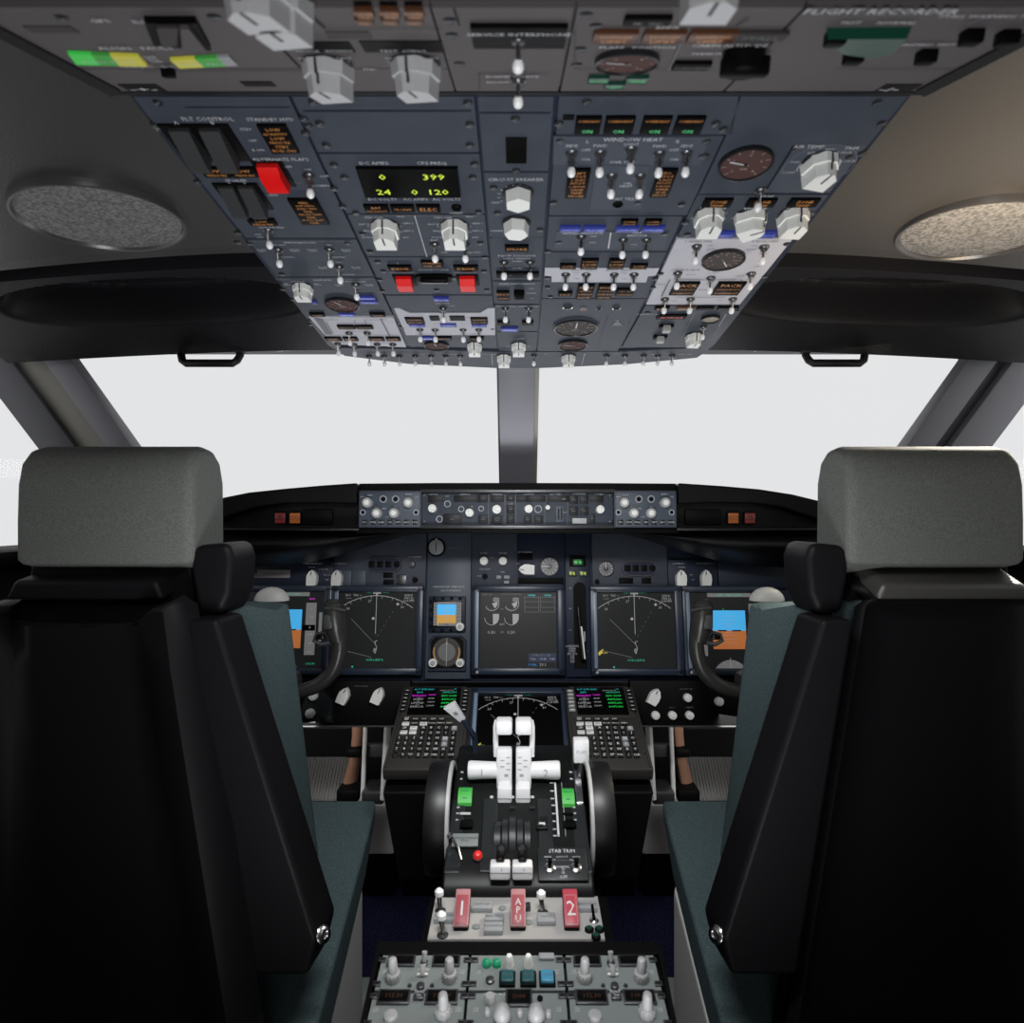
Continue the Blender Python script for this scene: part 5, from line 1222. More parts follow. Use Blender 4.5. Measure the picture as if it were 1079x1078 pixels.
# thrust levers, one for each engine
def TL(s, lab, num):
    M = Matrix.Identity(4)
    grp = bpy.data.objects.new('thrust_lever', None); put(grp, tq, Matrix.Translation((s * .022, 1.04, .66))); grp['label'] = lab
    def X(px): return s * abs(px - 541.5 + .0) / FPX * 1.03 + 0
    D = 1.02
    def z(py, d=D): return EYE_Z - (py - CY) / FPX * d
    cxo = -.0065      # the pair sits a little toward the seat with the armrest in shade
    def bx(x0, x1, y0, y1, d0, d1, m_, bev=.002, D=D):
        a = x0 / FPX * D; b = x1 / FPX * D; z = lambda py: EYE_Z - (py - CY) / FPX * D
        mb = MB(); mb.box((s * (a + b) / 2 + cxo, (d0 + d1) / 2, (z(y0) + z(y1)) / 2), (abs(b - a), abs(d1 - d0), abs(z(y0) - z(y1))), m_, bev); return mb
    mb = bx(2.0, 18.5, 789, 833, D - .004, D + .014, 'lever_white', .003)
    mb2 = bx(2.0, 17.5, 831, 849.5, .990, .990 + .038, 'lever_white', .003, D=.990); mb.raw(mb2.v, mb2.f, 'lever_white')
    mb2 = bx(5, 14, 822, 830, D - .009, D, 'lever_white', .002); mb.raw(mb2.v, mb2.f, 'lever_white')
    # side rail up to the reverser
    r = [(s * 19.0 / FPX * D + cxo, D + .012, z(800)), (s * 19.5 / FPX * D + cxo, D + .012, z(785)), (s * 19.5 / FPX * D + cxo, D + .012, z(768)), (s * 18 / FPX * D + cxo, D + .012, z(762))]
    mb.tube(r, .0042, 'lever_white', 10)
    F = Frame((0, D - .0045, 0), (0, 0, 1))
    mb.build('lever_arm', grp)
    mb = MB()
    for k in range(5): mb.box((s * (6 + (k % 2) * 6) / FPX * D + cxo, D - .0045, z(797 + k * 3.2)), (.006, .0008, .0012), 'knob_shade')
    mb.box((s * 10 / FPX * D + cxo, .9896, EYE_Z - (841.5 - CY) / FPX * .99), (.020, .0008, .0010), 'knob_shade'); mb.box((s * 8 / FPX * D + cxo, D - .0045, z(816)), (.006, .0008, .0040), 'knob_shade')
    mb.build('lever_marks', grp)
    mb = bx(1.6, 19, 759, 774, D - .006, D + .022, 'lever_white', .004); o = mb.build('reverser_grip', grp)
    # side handle
    x0 = s * 17 / FPX * D + cxo; x1 = s * 49 / FPX * D + cxo; zc = z(813.5); mb = MB()
    prof2 = [(0, .0128), (.10, .0125), (.5, .0132), (.9, .0140), (.98, .0132), (1.0, .0105)]
    mb.tube([(lerp(x0, x1, t), D + .008, zc) for t, _ in prof2], [r_ for _, r_ in prof2], 'lever_white', 20)
    G = Frame((lerp(x0, x1, .52), D + .008 - .0138, zc), (0, 0, 1)); mb2 = MB(); mb2.text(num, 0, 0, .016, 'knob_shade', 0)
    mb.raw([G.M @ v for v in mb2.v], mb2.f, 'knob_shade')
    mb.build('side_grip', grp)
TL(-1, 'white lever arm marked 1', '1'); TL(1, 'white lever arm marked 2', '2')
# scales
def on_top(px, y): return ((px - CX) / FPX * y, y, top_at(y))
def D_of(py):
    """depth along the quadrant cover where a picture row falls"""
    best = min((abs(CY + (EYE_Z - top_at(y)) / y * FPX - py), y) for y in [.87 + i * .002 for i in range(145)])
    return best[1]
mb = MB()
ys = [D_of(p) for p in (882, 874, 866, 858, 850, 842, 834, 826)]
P = [(y, top_at(y) + .0022) for y in ys] + [(y, top_at(y)) for y in reversed(ys)]
xa = .0555; prism_x(mb, P, xa, xa + .0028, 'label_bright'); prism_x(mb, P, .0665, .0675, 'knob_shade')
for i, y in enumerate(ys): mb.box((xa - .004, y, top_at(y) + .0012), (.006, .0012, .0015), 'label_bright')
mb.build('flap_scale', tq)
for x0, x1, a, b, sg in ((483, 497.5, 833, 850, -1), (592, 605, 834, 851, 1)):
    mb = MB(); ya, yb = D_of(b), D_of(a); n_ = 6; ys = [lerp(ya, yb, i / n_) for i in range(n_ + 1)]
    P = [(y, top_at(y) + .005 + .006 * math.sin(math.pi * i / n_)) for i, y in enumerate(ys)] + [(y, top_at(y) - .004) for y in reversed(ys)]
    D = .5 * (ya + yb); prism_x(mb, P, (x0 - CX) / FPX * D, (x1 - CX) / FPX * D, 'green_band')
    for i in (1, 3, 5): mb.box((((x0 + x1) / 2 - CX) / FPX * D, ys[i], P[i][1] + .0004), (.012 if i == 3 else .007, .0010, .0008), 'green_lamp')
    mb.build('trim_scale', tq)['label'] = 'green stabiliser trim band'
    mb = MB(); xm = (484 - CX) / FPX * D if sg < 0 else (604 - CX) / FPX * D
    for p in (815, 822, 852, 858, 865): y = D_of(p); mb.box((xm, y, top_at(y) + .0015), (.004, .0010, .002), 'label_bright')
    mb.build('scale_marks', tq)
    mb = MB(); y = D_of(859); mb.box((((x0 + x1) / 2 - CX) / FPX * y, y, top_at(y) + .003), (.016, .004, .003), 'label_bright' if sg < 0 else 'black', .001); y = D_of(869)
    mb.box((((x0 + x1) / 2 - CX) / FPX * y + .002, y, top_at(y) + .002), (.019, .022, .004), 'black', .002); mb.build('trim_placard', tq)
QF = Frame((0, .93, top_at(.93) + .0015), (0, 1, .44))
# light grey placard, thin metal lever, red light
c, w, h = rect_c(QF, 476.5, 880, 504, 893.5); mb = MB(); mb.box((0, 0, .002), (w, h, .004), 'radio_grey', .001)
mb.text('PARKING BRAKE\nPULL', 0, 0, .005, 'label_dark', .0044); mb.build('placard', tq, QF.M @ Matrix.Translation(c))['label'] = 'grey placard'
a = QF.at(474, 887); b = QF.at(486, 908); mb = MB(); mb.tube([(a.x, a.y, .012), (a.x + .006, a.y - .004, .012), (a.x + .013, a.y - .016, .010), (b.x, b.y, .004)], .0016, 'chrome', 8)
mb.lathe([(.002, 0), (.0042, .003), (.003, .006)], 'chrome', 12, Matrix.Translation((a.x, a.y, .009))); mb.build('parking_brake_lever', tq, QF.M)['label'] = 'thin bent metal lever'
QG = Frame((0, .89, top_at(.89) + .001), (0, 1, .5))
c = QG.at(503.5, 903); mb = MB(); mb.lathe([(.0062, 0), (.006, .005), (.004, .008), (.001, .009)], 'red_lamp', 16, caps=True); mb.lathe([(.0078, 0), (.0078, .002)], 'quad_slate', 16); mb.build('warning_lamp', tq, QG.M @ Matrix.Translation(c))['label'] = 'small red lamp'
# small marks across the cover
mb = MB()
for p in (518, 540, 561): y = D_of(841); mb.lathe([(.003, 0), (.0025, .002)], 'label_bright', 10, Matrix.Translation(((p - CX) / FPX * y, y, top_at(y) + .001)))
for p in (518, 540, 561): y = D_of(852); mb.box(((p - CX) / FPX * y, y, top_at(y) + .001), (.008, .008, .002), 'quad_slate', .001)
for x, p, t in ((539.5, 874, '||'), (526, 874, ''), (569, 875, '')): y = D_of(p); mb.box(((x - CX) / FPX * y, y, top_at(y) + .008), (.009, .009, .001), 'label_grey' if t else 'quad_slate')
mb.build('cover_marks', tq)
c, w, h = rect_c(QF, 565, 863, 577, 876); mb = MB(); mb.box((0, 0, .003), (w, h, .006), 'quad_black', .001); mb.box((0, -h * .15, .0064), (w * .55, h * .2, .0008), 'label_bright'); mb.build('switch_guard', tq, QF.M @ Matrix.Translation(c))
# trim cutout plate
c, w, h = rect_c(QG, 566.5, 894, 619, 929); mb = MB(); mb.box((0, 0, .0015), (w, h, .005), 'quad_slate', .002); mb.text('STAB TRIM', 0, h * .36, .0075, 'label_bright', .0044); mb.text('MAIN      CUTOUT      AUTO', 0, h * .18, .0038, 'label_white', .0044); mb.text('ELECT  - - - - - -  PILOT', 0, h * .08, .0042, 'label_white', .0044); mb.text('NORMAL', 0, -h * .12, .0045, 'label_white', .0044); mb.text('O\nO', 0, -h * .24, .006, 'label_bright', .0044); mb.text('OFF', 0, -h * .42, .006, 'label_white', .0044)
o = mb.build('stabiliser_plate', tq, QG.M @ Matrix.Translation(c)); o['label'] = 'black plate lettered STAB TRIM'
for s in (-1, 1):
    mb = MB(); mb.lathe([(.0075, 0), (.0075, .0015), (.005, .003)], 'chrome', 14); mb.cone((0, 0, .003), (0, .003, .014), .0022, .0034, 'black', 10); mb.build('toggle_switch', o, QG.M @ Matrix.Translation((c.x + s * .0175, c.y - h * .16, .004)))
# start levers
for s, lab in ((-1, 'white start lever knob marked 1'), (1, 'white start lever knob marked 2')):
    D = .875; xc = (538.8 + s * 11.6 - CX) / FPX * D; zt = EYE_Z - (907 - CY) / FPX * D; zb = EYE_Z - (922 - CY) / FPX * D
    mb = MB(); mb.box((xc, D - .004, (zt + zb) / 2), (.0268, .020, zt - zb), 'lever_white', .003); mb.box((xc, D - .0142, zb + (zt - zb) * .55), (.024, .0008, .0008), 'knob_shade'); mb.box((xc + .002, D - .0142, zt - .004), (.001, .0008, .004), 'knob_shade')
    o = mb.build('start_lever', tq); o['label'] = lab
    mb = MB(); mb.box((xc, D + .012, zt + .004), (.012, .035, .010), 'black_gloss', .003); mb.build('lever_stem', o)
# trim wheels
for s, px in ((-1, 465), (1, 630)):
    D = 1.005; xc = (px - CX) / FPX * D; R0 = .079; zc = .640
    w = bpy.data.objects.new('trim_wheel', None); Mw = Matrix(((0, 0, 1, xc), (0, 1, 0, 1.0), (-1, 0, 0, zc), (0, 0, 0, 1))); put(w, tq, Mw); w['label'] = 'dark glossy disc trim wheel'
    mb = MB(); th = .0175
    mb.lathe([(R0 * .80, -th * .6), (R0 * .9, -th), (R0 * .975, -th * .95), (R0, -th * .5), (R0 * 1.004, 0), (R0, th * .5), (R0 * .975, th * .95), (R0 * .9, th), (R0 * .80, th * .6)], 'wheel_black', 72)
    mb.build('wheel', w, Mw)
    mb = MB(); i = -s
    mb.lathe([(R0 * .985, i * th * .78), (R0 * 1.012, i * th * .80), (R0 * 1.010, i * th * 1.05), (R0 * .95, i * th * 1.12), (R0 * .93, i * th * 1.0)], 'knob_grey', 72, caps=False); mb.build('white_rim', w, Mw)
# speed brake lever
sp = bpy.data.objects.new('speed_brake_lever', None); put(sp, tq, Matrix.Translation(W(499, 775, 1.10))); sp['label'] = 'white tapered speed brake handle'
a, b, c_ = W(473.5, 742.5, 1.03), W(487.5, 758.5, 1.06), W(500, 776, 1.10)
mb = MB(); mb.tube([b - (b - a) * .1, b, c_, c_ + Vector((.002, .01, -.05))], [.0045, .0045, .0050, .006], 'bezel_navy', 10); mb.build('lever_arm', sp)
d = (a - b).normalized(); side = Vector((d.z, 0, -d.x)).normalized(); mb = MB(); vs = []
for p, hw, th in ((a, .0095, .007), (b, .0048, .005)):
    for sx, sy in ((-1, -1), (1, -1), (1, 1), (-1, 1)): vs.append(p + side * hw * sx + Vector((0, th * sy, 0)))
mb.raw(vs, [(0, 1, 2, 3), (7, 6, 5, 4), (0, 4, 5, 1), (1, 5, 6, 2), (2, 6, 7, 3), (3, 7, 4, 0)], 'lever_white')
q = (a + b) / 2; mb.box((q.x, q.y - .0066, q.z), (.006, .0008, .010), 'knob_shade', rot=Vector((0, 0, 1)).rotation_difference(d).to_matrix().to_4x4())
mb.build('handle', sp, bevel=.0015)
# bright curved shield beside the flap slot
mb = MB(); ys = [.985 + i * .012 for i in range(9)]; P = [(y, top_at(y) + .004 + .006 * math.sin(math.pi * i / 8)) for i, y in enumerate(ys)] + [(y, top_at(y) - .01) for y in reversed(ys)]
prism_x(mb, P, .086, .0985, 'chrome'); mb.build('slot_shield', tq, bevel=.002)
# flap lever
fl = bpy.data.objects.new('flap_lever', None); put(fl, tq, Matrix.Translation(W(611, 835, 1.04))); fl['label'] = 'white block handle lettered FLAP'
D = 1.04; a = W(612, 790, D); mb = MB(); mb.box(tuple(a), (16.5 / FPX * D, .022, 24 / FPX * D), 'lever_white', .003)
G = Frame((a.x, a.y - .0113, a.z), (0, 0, 1)); m2 = MB(); m2.text('FLAP', 0, 0, .0075, 'knob_shade', .0003); mb.raw([G.M @ v for v in m2.v], m2.f, 'knob_shade'); mb.build('handle', fl)
mb = MB(); mb.tube([W(612, 801, D), W(612, 812, D), W(611, 825, D + .01), W(610, 845, D + .01)], [.0055, .0055, .007, .007], 'dark_metal', 12); mb.build('lever_arm', fl)

# ================================================================ fire panel
FI = frame_py(968, .82, (0, 1, -.01))
c, w, h = rect_c(FI, 455, 947, 634, 990); cc = c
t = thing('fire_control_panel', 'light grey fire panel with three red numbered handles, between the thrust levers and radios', 'control panel', FI.M @ Matrix.Translation(c))
mb = MB(); P = [FI.at(*p) for p in ((459, 946), (450, 991.5), (638, 991.5), (630, 946))]; P = [(p.x, p.y) for p in P]; mb.prism(P, -.02, .002, 'fire_grey', inset=.0006); mb.build('face_plate', t, FI.M)
mb = MB(); P = [FI.at(*p) for p in ((452, 943), (440, 999), (650, 999), (641, 943))]; mb.prism([(p.x, p.y) for p in P], -.035, -.003, 'black', inset=.002); mb.build('housing', t, FI.M)
F2 = Frame(FI.o + FI.n * .002, FI.v)
def HB(x0, y0, x1, y1): return rect_c(F2, x0, y0, x1, y1)
for x, txt, hot in ((487.5, '1', 0), (546, 'APU', 0), (601, '2', 1)):
    lab = {'1': 'red handle numbered 1', 'APU': 'red handle lettered APU', '2': 'red handle numbered 2, brightest'}[txt]
    c, w, h = HB(x - 7.8, 955, x + 7.8, 979); hx = bpy.data.objects.new('fire_handle', None); M = F2.M @ Matrix.Translation(c); put(hx, t, M); hx['label'] = lab
    hm = 'red_handle' if hot else 'pink_frame'
    Mt = M @ Matrix.Rotation(R(25), 4, 'X')
    hh = h * 1.02
    mb = MB(); mb.box((0, 0, .012), (w, hh, .012), 'black', .002); mb.box((0, 0, .0185), (w, hh, .004), hm, .0012); mb.box((0, -hh * .08, .0208), (w * .80, hh * .80, .0010), 'pink_frame' if hot else 'faded_red', .0002); mb.box((0, -hh * .08, .0214), (w * .70, hh * .74, .0010), hm if hot else 'faded_red', .0002)
    mb.build('grip', hx, Mt)
    mb = MB(); mb.text(txt if txt != 'APU' else 'A\nP\nU', 0, -hh * .08 if txt != 'APU' else -hh * .12, .027 if txt != 'APU' else .0125, 'label_bright', .0222, .9); mb.build('number', hx, Mt)
    mb = MB(); mb.box((0, 0, .005), (w * .5, hh * .6, .012), 'black', .001); mb.build('stem', hx, M)
for x0, y0, x1, y1, tt in ((497, 954, 519, 962, 'OVHT DET'), (458, 966, 479, 974, 'WHEEL WELL'), (511, 967, 531, 974.5, 'ENG OVHT'), (510, 976, 530, 986, 'APU BOTTLE'), (566, 966, 585, 976, 'FAULT'), (609, 954, 629, 962, 'ENG 2 OVHT'), (553, 955, 559, 961, '')):
    add_box(t, F2, x0, y0, x1, y1, .006, 'knob_shade' if tt else 'dark_metal', 'annunciator_light', bev=.001, text=tt, ts=.0042, tm='label_dark')
for x, y in ((464, 960), (466.5, 986), (572, 962)):
    p = F2.at(x, y); mb = MB(); mb.lathe([(.0068, 0), (.0068, .0015), (.004, .003)], 'dark_metal', 14); mb.cone((0, 0, .003), (-.002, .004, .016), .0026, .0032, 'chrome', 10); mb.lathe([(.003, 0), (.0056, .003), (.0056, .008), (.003, .0105)], 'toggle_tip', 14, Matrix.Translation((-.002, .004, .015))); mb.build('toggle_switch', t, F2.place(p.x, p.y))
p = F2.at(626, 971); mb = MB(); mb.lathe([(.006, 0), (.006, .0015), (.004, .003)], 'chrome', 14); mb.cone((0, 0, .003), (-.002, .004, .018), .0020, .0016, 'black', 10); mb.build('toggle_switch', t, F2.place(p.x, p.y))
for x, y in ((621, 981), (631.5, 981), (628, 988.5)):
    p = F2.at(x, y); mb = MB(); mb.lathe([(.0056, 0), (.0056, .003), (.0046, .004)], 'black', 16); mb.lathe([(.0040, .003), (.0038, .0048), (.002, .0056)], 'green_dark', 14); mb.build('test_lamp', t, F2.place(p.x, p.y))
for x, y in ((529.5, 957.5), (502, 977), (557, 972.5)):
    p = F2.at(x, y); mb = MB(); mb.lathe([(.0050, 0), (.0050, .0012), (.003, .002)], 'radio_grey', 14); mb.build('fastener_screw', t, F2.place(p.x, p.y))

# ================================================================ aft pedestal: radio panels
AF = frame_py(1007, .75, (0, 1, .17))
hous = thing('radio_rack', 'black open-topped rack holding the grey radio panels at the bottom of the picture', 'rack', (0, .65, 0))
P = [AF.at(*p) for p in ((400, 1000), (370, 1110), (724, 1110), (696, 1000))]
mb = MB()
e = [AF.at(397.5, 993), AF.at(371, 1120), AF.at(721, 1120), AF.at(697.5, 993)]
mb.prism([(p.x, p.y) for p in e], -.10, -.004, 'black')
def rail(p, q, w_, z0, z1):
    a, b = AF.at(*p).to_2d(), AF.at(*q).to_2d(); d = (b - a).normalized(); n_ = Vector((-d.y, d.x)) * w_ / 2
    mb.prism([tuple(a + n_), tuple(a - n_), tuple(b - n_), tuple(b + n_)], z0, z1, 'black')
rail((399.5, 1000), (375, 1115), .005, -.01, .004); rail((694.5, 1000), (717, 1115), .005, -.01, .004)
a = AF.at(398, 993); b = AF.at(697, 1006.5); mb.box(((a.x + b.x) / 2, (a.y + b.y) / 2, -.002), (b.x - a.x, a.y - b.y, .008), 'black', .001)
mb.build('frame', hous, AF.M, bevel=.001)
mb = MB(); mb.box((0, .66, .26), (.30, .14, .52), 'black', .004); mb.build('cabinet', hous)
VPY = 420.0
def ap(t_, py): return (CX + t_ * (py - VPY) / (1007 - VPY), py)      # column position at row 1007 carried down the rack
XB = [-143.5, -50.5, 48.2, 143.5]
rows = [(1008.2, 1045.5), (1048.2, 1085), (1088, 1125)]
def radio(ci, ri, lab, build):
    y0, y1 = rows[ri]; x0, x1 = XB[ci] + .9, XB[ci + 1] - .9
    P = [AF.at(*ap(x0, y0)), AF.at(*ap(x0, y1)), AF.at(*ap(x1, y1)), AF.at(*ap(x1, y0))]
    c = sum(P, Vector()) / 4; M = AF.M @ Matrix.Translation(c)
    t = thing('radio_unit', lab, 'radio panel', M, 'pedestal radio panels')
    mb = MB(); mb.prism([tuple((p - c).to_2d()) for p in P], -.012, .002, 'radio_grey', inset=.0008)
    for sx in (-1, 1):
        for sy in (-.32, .32): mb.box((sx * .0475, sy * .048, .003), (.0085, .0065, .002), 'dark_metal', .0008); mb.box((sx * .0475, sy * .048, .0042), (.005, .0012, .0004), 'black')
        mb.text('ON\nOFF', sx * .0425, .0, .0036, 'label_white', .0023)
    mb.build('face_plate', t, M)
    build(t, Frame(M @ Vector((0, 0, .002)), AF.v)); return t
def rel(t, F, name, u, v, mb, rot=0, lab=None):
    o = mb.build(name, t, F.place(u, v, 0, R(rot)))
    if lab: o['label'] = lab
    return o
def mk_radio_knob(mb):
    mb.lathe([(.0080, 0), (.0080, .004), (.0072, .009), (.0062, .010)], 'knob_grey', 24); mb.lathe([(.0052, .009), (.0049, .021), (.0042, .025), (.002, .0265)], 'knob_grey', 20)
    for k in range(0, 12): a = R(30 * k); mb.box((.0078 * math.cos(a), .0078 * math.sin(a), .005), (.0012, .0012, .007), 'knob_grey')
    return 'tuning_knob'
def mk_dome_knob(mb): mb.lathe([(.0070, 0), (.0090, .003), (.0086, .009), (.0060, .014), (.002, .0165)], 'knob_grey', 24); return 'rotary_knob'
KINDS['radio_knob'] = mk_radio_knob; KINDS['dome_knob'] = mk_dome_knob
def win(t, F, u, v, w=.027, h=.0105, m='screen_black', tint=None):
    mb = MB(); mb.box((0, 0, .0015), (w + .004, h + .004, .003), 'dark_metal', .0006); mb.box((0, 0, .0030), (w, h, .0008), m, .0002)
    if tint: mb.text(tint, 0, 0, .007, 'amber_dim', .0036)
    rel(t, F, 'readout_window', u, v, mb)
def comm(lab_flip=False):
    def b(t, F):
        win(t, F, -.026, .0135); win(t, F, .024, .0135)
        for u in (-.031, .031 - .001): inst('radio_knob', KINDS['radio_knob'], t, F.place(u, -.009))
        mb = MB(); mb.lathe([(.0045, 0), (.0045, .002), (.003, .003)], 'dark_metal', 12); mb.cone((0, 0, .003), (0, .004, .012), .0022, .0030, 'knob_grey', 10); rel(t, F, 'toggle_switch', 0, .011, mb)
        mb = MB(); mb.box((0, 0, .002), (.012, .0025, .0035), 'knob_white', .001); mb.cone((0, 0, .002), (0, .004, .010), .003, .0032, 'knob_grey', 10); mb.text('COMM', 0, .008, .0042, 'label_bright', .0004); rel(t, F, 'toggle_switch', 0, -.005, mb)
        mb = MB(); mb.lathe([(.0045, 0), (.0042, .003), (.003, .0035)], 'dark_metal', 14); rel(t, F, 'push_button', 0, -.0185, mb)
        for u in (-.012, .012): mb = MB(); mb.lathe([(.0025, 0), (.002, .0015)], 'dark_metal', 10); rel(t, F, 'fastener_screw', u, -.017, mb)
    return b
def xpdr(t, F):
    for u in (-.0335, -.0225): mb = MB(); mb.lathe([(.0052, 0), (.0050, .004), (.003, .0065), (.001, .0072)], 'green_lamp', 16); rel(t, F, 'indicator_lamp', u, .0095, mb, lab='green round lamp')
    for u in (-.0085, .0125): mb = MB(); mb.lathe([(.0055, 0), (.005, .003), (.0042, .010), (.0030, .013)], 'knob_white', 8); mb.text('TEST', 0, .010, .004, 'label_bright', .0004); rel(t, F, 'rotary_knob', u, .009, mb)
    for u, m_, l in ((-.0105, 'teal_key', 'dark teal square key'), (.0120, 'teal_key', 'dark teal square key'), (.0325, 'cyan_key', 'bright blue square key')):
        mb = MB(); mb.box((0, 0, .002), (.0175, .0185, .004), 'black', .001); mb.box((0, 0, .005), (.0135, .0145, .005), m_, .0012); mb.text('VOICE', 0, .0, .0035, 'label_grey', .0079); rel(t, F, 'key', u, -.0105, mb, lab=l)
    mb = MB(); mb.box((0, 0, .002), (.017, .008, .004), 'knob_shade', .001); rel(t, F, 'readout_window', .033, .0185, mb)
    mb = MB(); mb.lathe([(.0048, 0), (.0048, .003), (.003, .004)], 'dark_metal', 14); rel(t, F, 'push_button', -.029, -.0115, mb)
def nav(t, F):
    win(t, F, -.026, .0135, .030, .013, tint='112.30'); win(t, F, .024, .0135, .030, .013, tint='110.50'); inst('radio_knob', KINDS['radio_knob'], t, F.place(.028, -.006))
    mb = MB(); mb.box((0, 0, .002), (.011, .006, .004), 'dark_metal', .001); mb.text('TFR', 0, 0, .0035, 'label_bright', .0043); rel(t, F, 'push_button', 0, .013, mb)
    mb = MB(); mb.lathe([(.007, 0), (.0068, .004), (.005, .005)], 'knob_grey', 16); rel(t, F, 'rotary_knob', -.025, -.009, mb); mb = MB(); mb.text('NAV', 0, 0, .0055, 'label_bright', .0004); rel(t, F, 'lettering', 0, .021, mb)
def trans(t, F):
    win(t, F, .002, .0125, .024, .016, tint='2000'); inst('dome_knob', KINDS['dome_knob'], t, F.place(-.015, -.010)); inst('dome_knob', KINDS['dome_knob'], t, F.place(.0195, -.010))
    mb = MB(); mb.lathe([(.0065, 0), (.006, .006), (.0045, .008)], 'knob_grey', 16); rel(t, F, 'rotary_knob', -.028, .0095, mb)
    for u, v in ((-.030, -.006), (.003, -.007), (.032, -.008)): mb = MB(); mb.lathe([(.0035, 0), (.003, .006), (.002, .008)], 'knob_grey', 12); rel(t, F, 'push_button', u, v, mb)
    mb = MB(); mb.lathe([(.0032, 0), (.003, .002)], 'black', 12); rel(t, F, 'push_button', .024, .0125, mb)
    mb = MB(); mb.text('XPNDR  ALT  STBY', 0, 0, .004, 'label_bright', .0004); rel(t, F, 'lettering', -.018, .018, mb)
radio(0, 0, 'grey two-knob radio panel in the rack row nearest the fire handles, on the left', comm())
radio(1, 0, 'grey radio panel with green lamps and three teal and blue square keys', xpdr)
radio(2, 0, 'grey two-knob radio panel directly right of the blue square key', comm())
radio(0, 1, 'grey radio panel with two reddish windows, bottom left of the rack', nav)
radio(1, 1, 'grey transponder panel with one dark red window and two domed knobs, under the teal keys', trans)
radio(2, 1, 'grey radio panel with two reddish windows, bottom right of the rack', nav)
